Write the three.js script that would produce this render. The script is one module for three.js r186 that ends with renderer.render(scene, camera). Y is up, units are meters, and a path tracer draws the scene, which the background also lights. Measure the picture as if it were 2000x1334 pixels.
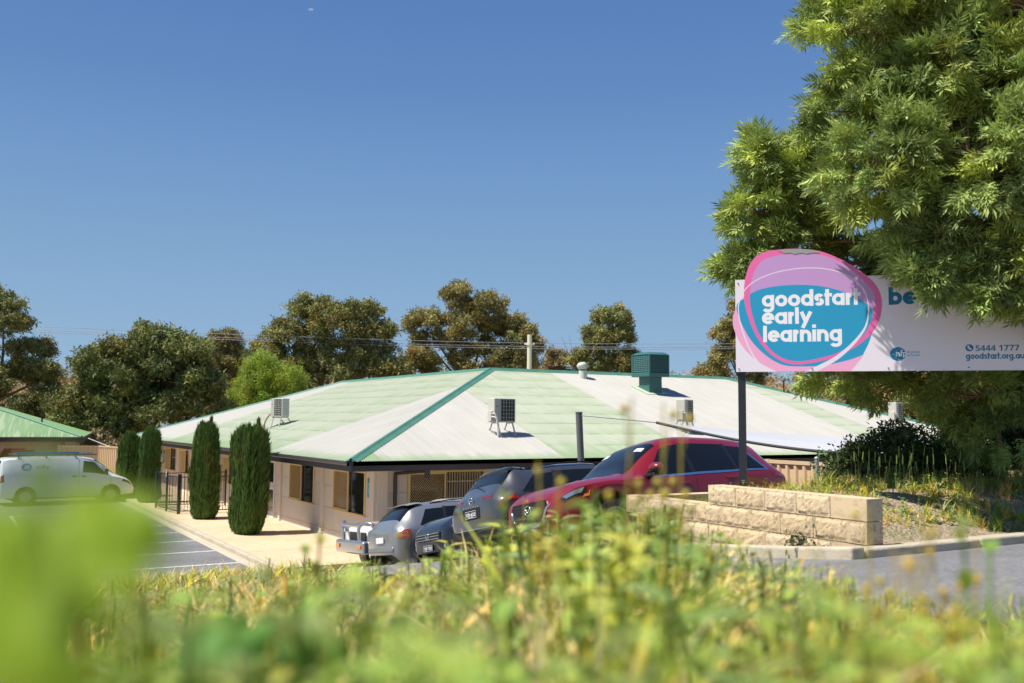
import * as THREE from 'three';
import { mergeGeometries, toCreasedNormals } from 'three/addons/utils/BufferGeometryUtils.js';
import { RoundedBoxGeometry } from 'three/addons/geometries/RoundedBoxGeometry.js';

// ---------------------------------------------------------------- camera, sky, sun, exposure
const scene = new THREE.Scene();
const camera = new THREE.PerspectiveCamera(39.08, 1024 / 683, 0.05, 6000);
camera.position.set(0, 3.522, 0);
camera.rotation.order = 'YXZ';
camera.rotation.set(0.08187, 0, 0.00798);
camera.focus = 16;
camera.userData.fStop = 1.9;
const renderer = new THREE.WebGLRenderer({ antialias: true });
renderer.toneMapping = THREE.LinearToneMapping;
const EXPOSURE = 1.45;
renderer.toneMappingExposure = EXPOSURE;
renderer.shadowMap.enabled = true;

const SUN = new THREE.Vector3(-0.466, 0.875, 0.15).normalize();
const sun = new THREE.DirectionalLight(new THREE.Color(1.0, 0.945, 0.84), 4.9);
sun.position.copy(SUN).multiplyScalar(120);
sun.castShadow = true;
sun.shadow.mapSize.set(4096, 4096);
Object.assign(sun.shadow.camera, { left: -70, right: 70, top: 70, bottom: -70, near: 1, far: 320 });
sun.target.position.set(0, 0, -40);
sun.position.add(sun.target.position);
scene.add(sun, sun.target);

{ // clear sky: paler towards the horizon, deeper blue overhead, a soft aureole round the sun
  const w = 512, h = 256, d = new Float32Array(w * h * 4);
  const lin = (c) => ((c /= 255) <= 0.04045 ? c / 12.92 : Math.pow((c + 0.055) / 1.055, 2.4));
  const keys = [[-90, 152, 172, 190], [-1, 160, 186, 208], [0, 160, 189, 214], [3, 150, 183, 213], [7, 138, 174, 209], [13, 119, 158, 203], [19, 100, 140, 194], [26, 85, 125, 184], [40, 74, 114, 178], [65, 56, 95, 162], [90, 52, 90, 158]];
  const v = new THREE.Vector3();
  for (let j = 0; j < h; j++) {
    const e = ((j + 0.5) / h - 0.5) * 180;
    let k = 0; while (k < keys.length - 2 && keys[k + 1][0] < e) k++;
    const t = THREE.MathUtils.clamp((e - keys[k][0]) / (keys[k + 1][0] - keys[k][0]), 0, 1);
    for (let i = 0; i < w; i++) {
      const a = ((i + 0.5) / w - 0.5) * Math.PI * 2, ce = Math.cos(e * Math.PI / 180);
      v.set(Math.cos(a) * ce, Math.sin(e * Math.PI / 180), Math.sin(a) * ce);
      const g = Math.acos(THREE.MathUtils.clamp(v.dot(SUN), -1, 1)) * 180 / Math.PI;
      const glow = e > 0 ? 0.5 * Math.exp(-g * g / 90) + 0.12 * Math.exp(-g / 18) : 0;
      for (let c = 0; c < 3; c++) d[(j * w + i) * 4 + c] = (THREE.MathUtils.lerp(lin(keys[k][1 + c]), lin(keys[k + 1][1 + c]), t) + glow * [1, 0.96, 0.9][c]) / EXPOSURE;
      d[(j * w + i) * 4 + 3] = 1;
    }
  }
  const sky = new THREE.DataTexture(d, w, h, THREE.RGBAFormat, THREE.FloatType);
  sky.mapping = THREE.EquirectangularReflectionMapping;
  sky.magFilter = sky.minFilter = THREE.LinearFilter;
  sky.colorSpace = THREE.LinearSRGBColorSpace;
  sky.needsUpdate = true;
  scene.background = sky;
  scene.environment = sky;
}

// ---------------------------------------------------------------- helpers
const YAW = 0.52974; // the building's grid: a runs along its street front, b along its car park front
const RX = Math.cos(YAW), RZ = -Math.sin(YAW);
const LX = -Math.sin(YAW), LZ = -Math.cos(YAW);
const V3 = (x, y, z) => new THREE.Vector3(x, y, z);
const W = (a, y, b) => V3(a * RX + b * LX, y, a * RZ + b * LZ);
const toAB = (x, z) => [x * RX + z * RZ, x * LX + z * LZ];
const clamp = THREE.MathUtils.clamp, lerp = THREE.MathUtils.lerp;
const smooth = (e0, e1, x) => { const t = clamp((x - e0) / (e1 - e0), 0, 1); return t * t * (3 - 2 * t); };
let seed = 1;
const rnd = () => { seed |= 0; seed = (seed + 0x6d2b79f5) | 0; let t = Math.imul(seed ^ (seed >>> 15), 1 | seed); t = (t + Math.imul(t ^ (t >>> 7), 61 | t)) ^ t; return ((t ^ (t >>> 14)) >>> 0) / 4294967296; };
const rr = (a, b) => a + (b - a) * rnd();
const gauss = () => (rnd() + rnd() + rnd() + rnd() - 2) * 1.0;
const hash2 = (x, y) => { let h = Math.imul(x | 0, 374761393) + Math.imul(y | 0, 668265263); h = Math.imul(h ^ (h >>> 13), 1274126177); return ((h ^ (h >>> 16)) >>> 0) / 4294967296; };
const noise2 = (x, y) => { const xi = Math.floor(x), yi = Math.floor(y), u = smooth(0, 1, x - xi), v = smooth(0, 1, y - yi); return lerp(lerp(hash2(xi, yi), hash2(xi + 1, yi), u), lerp(hash2(xi, yi + 1), hash2(xi + 1, yi + 1), u), v); };
const fbm = (x, y, o = 4) => { let s = 0, a = 0.5, n = 0; for (let i = 0; i < o; i++) { s += a * noise2(x, y); n += a; x = x * 2.03 + 17.1; y = y * 2.03 + 9.7; a *= 0.5; } return s / n; };
const tileFbm = (u, v, p, o = 4) => { // tiles over u, v in 0..1
  let s = 0, a = 0.5, n = 0;
  for (let i = 0; i < o; i++) {
    const x = u * p, y = v * p, xi = Math.floor(x), yi = Math.floor(y), fx = smooth(0, 1, x - xi), fy = smooth(0, 1, y - yi), m = (k) => ((k % p) + p) % p, q = i * 131;
    s += a * lerp(lerp(hash2(m(xi) + q, m(yi)), hash2(m(xi + 1) + q, m(yi)), fx), lerp(hash2(m(xi) + q, m(yi + 1)), hash2(m(xi + 1) + q, m(yi + 1)), fx), fy);
    n += a; a *= 0.55; p *= 2;
  }
  return s / n;
};
const C = (r, g, b) => new THREE.Color().setRGB(r, g, b);
const s2l = (c) => (c <= 0.04045 ? c / 12.92 : Math.pow((c + 0.055) / 1.055, 2.4));
const l2s = (c) => (c <= 0.0031308 ? c * 12.92 : 1.055 * Math.pow(c, 1 / 2.4) - 0.055);
function tex(w, h, fn, { srgb = true, repeat, clampEdge } = {}) { // fn(u, v) -> linear [r, g, b]
  const d = new Uint8Array(w * h * 4);
  for (let j = 0; j < h; j++) for (let i = 0; i < w; i++) {
    const c = fn((i + 0.5) / w, (j + 0.5) / h), o = (j * w + i) * 4;
    for (let k = 0; k < 3; k++) d[o + k] = Math.round(255 * clamp(srgb ? l2s(clamp(c[k], 0, 1)) : c[k], 0, 1));
    d[o + 3] = 255;
  }
  const t = new THREE.DataTexture(d, w, h, THREE.RGBAFormat);
  if (srgb) t.colorSpace = THREE.SRGBColorSpace;
  t.magFilter = THREE.LinearFilter; t.minFilter = THREE.LinearMipmapLinearFilter; t.generateMipmaps = true;
  t.wrapS = t.wrapT = clampEdge ? THREE.ClampToEdgeWrapping : THREE.RepeatWrapping;
  if (repeat) t.repeat.set(...repeat);
  t.needsUpdate = true;
  return t;
}
const mix3 = (a, b, t) => [lerp(a[0], b[0], t), lerp(a[1], b[1], t), lerp(a[2], b[2], t)];
const std = (r, g, b, rough = 0.8, o = {}) => new THREE.MeshStandardMaterial({ color: C(r, g, b), roughness: rough, ...o });
const phys = (r, g, b, rough, o = {}) => new THREE.MeshPhysicalMaterial({ color: C(r, g, b), roughness: rough, ...o });

const taken = {};
const numbered = (n) => { const k = taken[n] ?? -1; taken[n] = k + 1; return k < 0 ? n : `${n}_${String(k + 1).padStart(3, '0')}`; };
function shadow(o) { o.castShadow = o.receiveShadow = true; return o; }
function part(name, geo, mat, parent) { const m = shadow(new THREE.Mesh(geo, mat)); m.name = name; parent.add(m); return m; }
function tag(o, label, category, group, kind) { o.userData.label = label; o.userData.category = category; if (group) o.userData.group = group; if (kind) o.userData.kind = kind; return o; }
function thing(name, label, category, group) { const g = new THREE.Group(); g.name = numbered(name); scene.add(g); return tag(g, label, category, group); }
function one(name, geo, mat, label, category, group) { const m = shadow(new THREE.Mesh(geo, mat)); m.name = numbered(name); scene.add(m); return tag(m, label, category, group); }
function struct(name, geo, mat, label) { const m = shadow(new THREE.Mesh(geo, mat)); m.name = numbered(name); m.userData.kind = 'structure'; if (label) m.userData.label = label; scene.add(m); return m; }
const atAB = (o, a, y, b, turn = 0) => { o.position.copy(W(a, y, b)); o.rotation.y = YAW + turn; return o; };

const box = (x0, x1, y0, y1, z0, z1) => new THREE.BoxGeometry(Math.abs(x1 - x0), Math.abs(y1 - y0), Math.abs(z1 - z0)).translate((x0 + x1) / 2, (y0 + y1) / 2, (z0 + z1) / 2);
const rbox = (w, h, d, r, x = 0, y = 0, z = 0, s = 2) => new RoundedBoxGeometry(w, h, d, s, r).translate(x, y, z);
const cyl = (r0, r1, h, n = 12, x = 0, y = 0, z = 0) => new THREE.CylinderGeometry(r1, r0, h, n).translate(x, y + h / 2, z); // base at y
const clean = (g) => { const n = g.index ? g.toNonIndexed() : g; for (const k of Object.keys(n.attributes)) if (!['position', 'normal', 'uv'].includes(k)) n.deleteAttribute(k); if (!n.attributes.uv) n.setAttribute('uv', new THREE.BufferAttribute(new Float32Array(n.attributes.position.count * 2), 2)); n.morphAttributes = {}; return n; };
const merge = (...gs) => mergeGeometries(gs.flat().map(clean));
const bar = (p, q, r, n = 6, r2 = r) => { // round bar from p to q
  const d = q.clone().sub(p), l = d.length(), g = new THREE.CylinderGeometry(r2, r, l, n, 1);
  g.translate(0, l / 2, 0); g.applyQuaternion(new THREE.Quaternion().setFromUnitVectors(V3(0, 1, 0), d.normalize())); return g.translate(p.x, p.y, p.z);
};
const sbar = (p, q, w, h = w) => { // square bar from p to q
  const d = q.clone().sub(p), l = d.length(), g = new THREE.BoxGeometry(w, l, h);
  g.translate(0, l / 2, 0); g.applyQuaternion(new THREE.Quaternion().setFromUnitVectors(V3(0, 1, 0), d.normalize())); return g.translate(p.x, p.y, p.z);
};
const tube = (pts, r, n = 24, m = 7, closed = false) => new THREE.TubeGeometry(new THREE.CatmullRomCurve3(pts, closed), n, r, m, closed);
function tri(pos, uv, idx) { const g = new THREE.BufferGeometry(); g.setAttribute('position', new THREE.Float32BufferAttribute(pos, 3)); if (uv) g.setAttribute('uv', new THREE.Float32BufferAttribute(uv, 2)); g.setIndex(idx); g.computeVertexNormals(); return g; }
function gridGeo(nu, nv, fn) { // fn(u, v) -> [x, y, z, s, t]
  const p = [], t = [], ix = [];
  for (let j = 0; j <= nv; j++) for (let i = 0; i <= nu; i++) { const q = fn(i / nu, j / nv, i, j); p.push(q[0], q[1], q[2]); t.push(q[3] ?? i / nu, q[4] ?? j / nv); }
  for (let j = 0; j < nv; j++) for (let i = 0; i < nu; i++) { const k = j * (nu + 1) + i; ix.push(k, k + 1, k + nu + 2, k, k + nu + 2, k + nu + 1); }
  return tri(p, t, ix);
}
function pchip(keys) { // monotone cubic through [x, y] keys
  const n = keys.length, x = keys.map((k) => k[0]), y = keys.map((k) => k[1]), m = new Array(n).fill(0), d = [];
  for (let i = 0; i < n - 1; i++) d.push((y[i + 1] - y[i]) / (x[i + 1] - x[i]));
  for (let i = 1; i < n - 1; i++) m[i] = d[i - 1] * d[i] <= 0 ? 0 : 2 * d[i - 1] * d[i] / (d[i - 1] + d[i]);
  m[0] = d[0]; m[n - 1] = d[n - 2];
  return (q) => {
    if (q <= x[0]) return y[0]; if (q >= x[n - 1]) return y[n - 1];
    let i = 0; while (x[i + 1] < q) i++;
    const h = x[i + 1] - x[i], t = (q - x[i]) / h, t2 = t * t, t3 = t2 * t;
    return (2 * t3 - 3 * t2 + 1) * y[i] + (t3 - 2 * t2 + t) * h * m[i] + (-2 * t3 + 3 * t2) * y[i + 1] + (t3 - t2) * h * m[i + 1];
  };
}
function canvasTex(w, h, draw) {
  const c = document.createElement('canvas'); c.width = w; c.height = h;
  const x = c.getContext('2d'); draw(x, w, h);
  const t = new THREE.CanvasTexture(c); t.colorSpace = THREE.SRGBColorSpace; t.magFilter = THREE.LinearFilter; return t;
}

// ---------------------------------------------------------------- ground
const ramp = pchip([[-300, 3.3], [-8, 2.98], [0, 2.93], [3, 2.72], [5.6, 2.4], [9, 2.06], [11.2, 1.72], [14.1, 1.17], [16.4, 0.72], [18.7, 0.3], [20.6, 0.07], [22, 0], [400, 0]]);
const slopeAt = (b) => (ramp(b + 0.05) - ramp(b - 0.05)) / 0.1;
const hill = (x, z) => { const d = Math.hypot(x * 0.55, z); return smooth(74, 128, d) * (6.6 + 2.2 * fbm(x * 0.02 + 3, z * 0.02, 3) + smooth(15, 70, x) * 2.4 + smooth(130, 400, d) * 6) + smooth(60, 100, d) * (fbm(x * 0.2, z * 0.2, 3) - 0.5) * 0.9; };
const groundY = (x, z) => { const [, b] = toAB(x, z); return ramp(b) + hill(x, z); };

const soilTex = tex(512, 512, (u, v) => {
  const n = tileFbm(u, v, 6, 5), m = tileFbm(u + 0.37, v + 0.11, 40, 3), q = tileFbm(u + 0.7, v + 0.5, 3, 3);
  let c = mix3([0.27, 0.19, 0.105], [0.4, 0.31, 0.19], n);
  c = mix3(c, [0.16, 0.17, 0.06], smooth(0.5, 0.72, q) * 0.65);
  return c.map((k) => k * (0.6 + 0.8 * m));
});
const grit = tex(256, 256, (u, v) => { const m = tileFbm(u, v, 64, 2); return [m, m, m]; }, { srgb: false });
const matSoil = new THREE.MeshStandardMaterial({ map: soilTex, roughness: 1, bumpMap: grit, bumpScale: 0.02 });
{
  const line = (spec) => { const r = []; for (const [a, b, s] of spec) for (let x = a; x < b - 1e-6; x += s) r.push(x); r.push(spec[spec.length - 1][1]); return r; };
  const xs = line([[-900, -150, 50], [-150, -50, 5], [-50, 50, 1], [50, 150, 5], [150, 900, 50]]), zs = line([[-1200, -200, 50], [-200, -130, 5], [-130, -30, 1.5], [-30, 8, 0.5], [8, 60, 4]]);
  const p = [], t = [], ix = [];
  for (const z of zs) for (const x of xs) { const n = Math.abs(x) < 12 && z > -12 ? (fbm(x * 1.7, z * 1.7, 3) - 0.5) * 0.06 : 0; p.push(x, groundY(x, z) - 0.055 + n, z); t.push(x / 5, z / 5); }
  const n = xs.length;
  for (let j = 0; j < zs.length - 1; j++) for (let i = 0; i < n - 1; i++) { const k = j * n + i; ix.push(k, k + n, k + 1, k + 1, k + n, k + n + 1); }
  struct('ground', tri(p, t, ix), matSoil, 'dry grassed earth rising to a low bushy hill behind');
}
const matAsphalt = new THREE.MeshStandardMaterial({
  map: tex(512, 512, (u, v) => { const n = tileFbm(u, v, 4, 4), m = tileFbm(u, v, 128, 2), k = (0.13 + 0.07 * n) * (0.5 + m); return [k * 1.0, k * 0.99, k * 1.03]; }),
  roughness: 0.88, bumpMap: grit, bumpScale: 0.004,
});
const sheetAB = (a0, a1, b0, b1, lift, na = 1, nb = 1, s = 2.5, hf = (a, b) => ramp(b)) => gridGeo(na, nb, (u, v) => { const a = lerp(a0, a1, u), b = lerp(b0, b1, v), p = W(a, hf(a, b) + lift, b); return [p.x, p.y, p.z, a / s, b / s]; });
const carPark = struct('car_park', merge(
  sheetAB(-34, 6.62, 16.5, 47.4, 0, 8, 40), sheetAB(3.4, 6.68, 5.42, 16.5, 0, 2, 24), sheetAB(3.4, 40, -6, 5.42, 0, 8, 24), sheetAB(6.92, 12.9, 9.1, 21.9, 0, 2, 30)), matAsphalt, 'grey asphalt of the driveway ramp and car park');
{ // painted bay lines on the lower car park, worn
  const paint = new THREE.MeshStandardMaterial({ map: tex(256, 256, (u, v) => { const n = tileFbm(u, v, 24, 3); return mix3([0.74, 0.73, 0.68], [0.2, 0.2, 0.2], smooth(0.58, 0.78, n)); }), roughness: 0.8 });
  for (const b of [38.6, 35.95, 33.3, 31.1, 28.8, 26.4, 24.0]) part('bay_line', sheetAB(2.2, 6.35, b - 0.05, b + 0.05, 0.004, 6, 1, 1), paint, carPark);
  part('bay_line', sheetAB(2.1, 2.2, 23.6, 38.65, 0.004, 1, 12, 1), paint, carPark);
}
const matConcrete = new THREE.MeshStandardMaterial({
  map: tex(512, 512, (u, v) => { const n = tileFbm(u, v, 5, 5), m = tileFbm(u + 0.3, v, 60, 2); return mix3([0.52, 0.395, 0.25], [0.63, 0.495, 0.335], n).map((k) => k * (0.86 + 0.28 * m)); }),
  roughness: 0.9, bumpMap: grit, bumpScale: 0.002,
});
const flat = (y) => () => y;
{ // footpath round the building in poured bays with real joints, kerb with a gutter tray
  const fp = new THREE.Group(); fp.name = numbered('footpath'); fp.userData.kind = 'structure'; fp.userData.label = 'cream concrete footpath along the building'; scene.add(fp);
  for (let b = 21.9; b < 57; b += 3) part('slab', atABgeo(6.79, 9.86, b + 0.006, Math.min(57, b + 3) - 0.006, -0.1, 0.118), matConcrete, fp);
  for (let a = 9.88; a < 16; a += 3) part('slab', atABgeo(a + 0.006, a + 2.994, 21.9, 23.84, -0.1, 0.118), matConcrete, fp);
  part('slab', atABgeo(2.5, 6.77, 46.2, 48.8, -0.1, 0.118), matConcrete, fp);
  const kerbMat = std(0.5, 0.44, 0.34, 0.9, { bumpMap: grit, bumpScale: 0.003, map: tex(128, 128, (u, v) => { const n = tileFbm(u, v, 8, 4); return [0.7 + 0.5 * n, 0.7 + 0.5 * n, 0.68 + 0.5 * n].map((k) => Math.min(1, k)); }) });
  const kerbLeft = new THREE.Group(); kerbLeft.name = numbered('kerb'); kerbLeft.userData.kind = 'structure'; kerbLeft.userData.label = 'pale concrete kerb between parking bays and footpath'; scene.add(kerbLeft);
  for (let b = 21.9; b < 46; b += 2.4) part('kerb_stone', bevelAB(6.63, 6.78, b + 0.004, b + 2.396, -0.1, 0.125), kerbMat, kerbLeft);
  part('gutter_tray', atABgeo(6.36, 6.628, 21.9, 46.2, -0.08, 0.006), kerbMat, kerbLeft);
  const kerbRight = new THREE.Group(); kerbRight.name = numbered('kerb'); kerbRight.userData.kind = 'structure'; kerbRight.userData.label = 'pale concrete kerb at the garden bed end above the driveway'; scene.add(kerbRight);
  for (let k = 0; k < 8; k++) part('kerb_stone', bevelAB(6.53 + k * 1.52 + 0.006, 6.53 + (k + 1) * 1.52 - 0.006, 5.4, 5.56, 2.2, 2.5 + 0.004 * (k % 2)), kerbMat, kerbRight);
  for (let k = 0; k < 7; k++) { const b = 5.4 + k * 0.6; const g = rbox(0.16, 0.4, 0.592, 0.025, 6.44, 0, -(b + 0.3)), q = g.attributes.position; for (let i = 0; i < q.count; i++) q.setY(i, q.getY(i) - 0.1 + ramp(-q.getZ(i))); g.computeVertexNormals(); part('kerb_stone', toWorld(g), kerbMat, kerbRight); }
}
function atABgeo(a0, a1, b0, b1, y0, y1) { return toWorld(box(a0, a1, y0, y1, -b0, -b1)); }
function bevelAB(a0, a1, b0, b1, y0, y1) { return toWorld(rbox(a1 - a0, y1 - y0, b1 - b0, 0.025, (a0 + a1) / 2, (y0 + y1) / 2, -(b0 + b1) / 2)); }
function toWorld(g) { return g.rotateY(YAW); } // geometry written in (a, y, -b) turned into the world

// garden bed behind the block wall
const bedY = (a, b) => 2.46 + 0.36 * smooth(5.6, 6.9, b) - 0.26 * smooth(7.2, 8.3, b) + (fbm(a * 2.2, b * 2.2, 3) - 0.5) * 0.07;
const matMulch = new THREE.MeshStandardMaterial({
  map: tex(512, 512, (u, v) => { const n = tileFbm(u, v, 90, 2), m = tileFbm(u, v, 6, 4), q = hash2(Math.floor(u * 170), Math.floor(v * 60)); let c = mix3([0.2, 0.145, 0.1], [0.42, 0.33, 0.24], q * 0.7 + 0.3 * n); return mix3(c, [0.17, 0.19, 0.07], smooth(0.52, 0.7, m) * 0.6).map((k) => k * (0.55 + 0.9 * n)); }),
  roughness: 1, bumpMap: grit, bumpScale: 0.03,
});
struct('garden_bed', merge(sheetAB(6.88, 24, 5.61, 8.8, 0, 60, 22, 1.4, bedY), atABgeo(6.9, 24, 5.62, 8.8, 1.5, 2.38)), matMulch, 'mulched garden bed behind the block wall');

// ---------------------------------------------------------------- block retaining wall: every block is a piece
{
  const blockMats = [[0.63, 0.485, 0.3], [0.65, 0.51, 0.325], [0.6, 0.46, 0.285], [0.63, 0.495, 0.325]].map((c, i) => new THREE.MeshStandardMaterial({
    map: tex(128, 128, (u, v) => { const n = tileFbm(u + i * 0.21, v, 10, 4), m = tileFbm(u, v + i * 0.3, 50, 2); return mix3(c, [c[0] * 0.62, c[1] * 0.58, c[2] * 0.52], smooth(0.5, 0.75, n)).map((k) => k * (0.75 + 0.5 * m)); }),
    roughness: 0.95, bumpMap: grit, bumpScale: 0.004,
  }));
  // a block 0.386 long (z), 0.186 high, 0.2 deep (x); its split face looks towards -x
  const blockGeo = (split, len, k) => {
    const h = 0.186, d = 0.2, nu = split ? 22 : 2, nv = split ? 12 : 2;
    const face = gridGeo(nu, nv, (u, v) => {
      const e = Math.min(u * len, (1 - u) * len, v * h, (1 - v) * h), rough = smooth(0.02, 0.034, e);
      const x = split ? -0.002 - rough * (0.002 + 0.019 * fbm(u * 15 + k * 9.1, v * 7 + k * 3.7, 4)) : 0;
      return [x, v * h, (u - 0.5) * len, u * 1.3, v * 0.6];
    });
    return toCreasedNormals(merge(face, box(0, d, 0, h, -len / 2, len / 2)), 0.7);
  };
  const split = [0, 1, 2, 3, 4, 5].map((k) => blockGeo(true, 0.386, k)), plain = blockGeo(false, 0.386, 9), half = blockGeo(true, 0.19, 7);
  const wall = thing('block_retaining_wall', 'cream split-face block retaining wall holding the garden bed beside the driveway', 'wall');
  atAB(wall, 6.7, 2.7, 5.53);
  const plainMat = new THREE.MeshStandardMaterial({ map: tex(128, 128, (u, v) => { const n = tileFbm(u, v, 7, 5); return mix3([0.64, 0.49, 0.31], [0.52, 0.38, 0.23], smooth(0.45, 0.8, n)); }), roughness: 0.95, bumpMap: grit, bumpScale: 0.002 });
  let id = 0;
  const put = (g, a, y, b, t = 0) => { const m = part('block', g, blockMats[Math.floor(hash2(id, 3) * 4)], wall); id++; m.position.set(a + (hash2(id, 8) - 0.5) * 0.006, y, -b); m.rotation.y = t; return m; };
  for (let c = 0; c < 5; c++) {
    const y = -0.2 * c * 0.97, b1 = [1.95, 3.3, 3.3, 3.3, 3.3][c], off = c % 2 ? 0.195 : 0;
    let b = 0;
    if (off) { put(half, 0, y, 0.0975).scale.x = 1; b = 0.195; }
    for (; b < b1 - 0.2; b += 0.39) { if (ramp(5.53 + b) > 2.7 + y + 0.2) continue; const blk = put(b === 0 ? plain : split[Math.floor(hash2(id, 5) * 6)], 0, y, b + 0.195); if (b === 0) blk.material = plainMat; }
  }
  // the return of the wall above the first parking bay
  for (let c = 0; c < 5; c++) for (let a = 0.3; a < 5.6; a += 0.39) put(split[Math.floor(hash2(id, 6) * 6)], a + (c % 2) * 0.19, -0.2 - 0.194 * c, 3.32, -Math.PI / 2);
}

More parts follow.
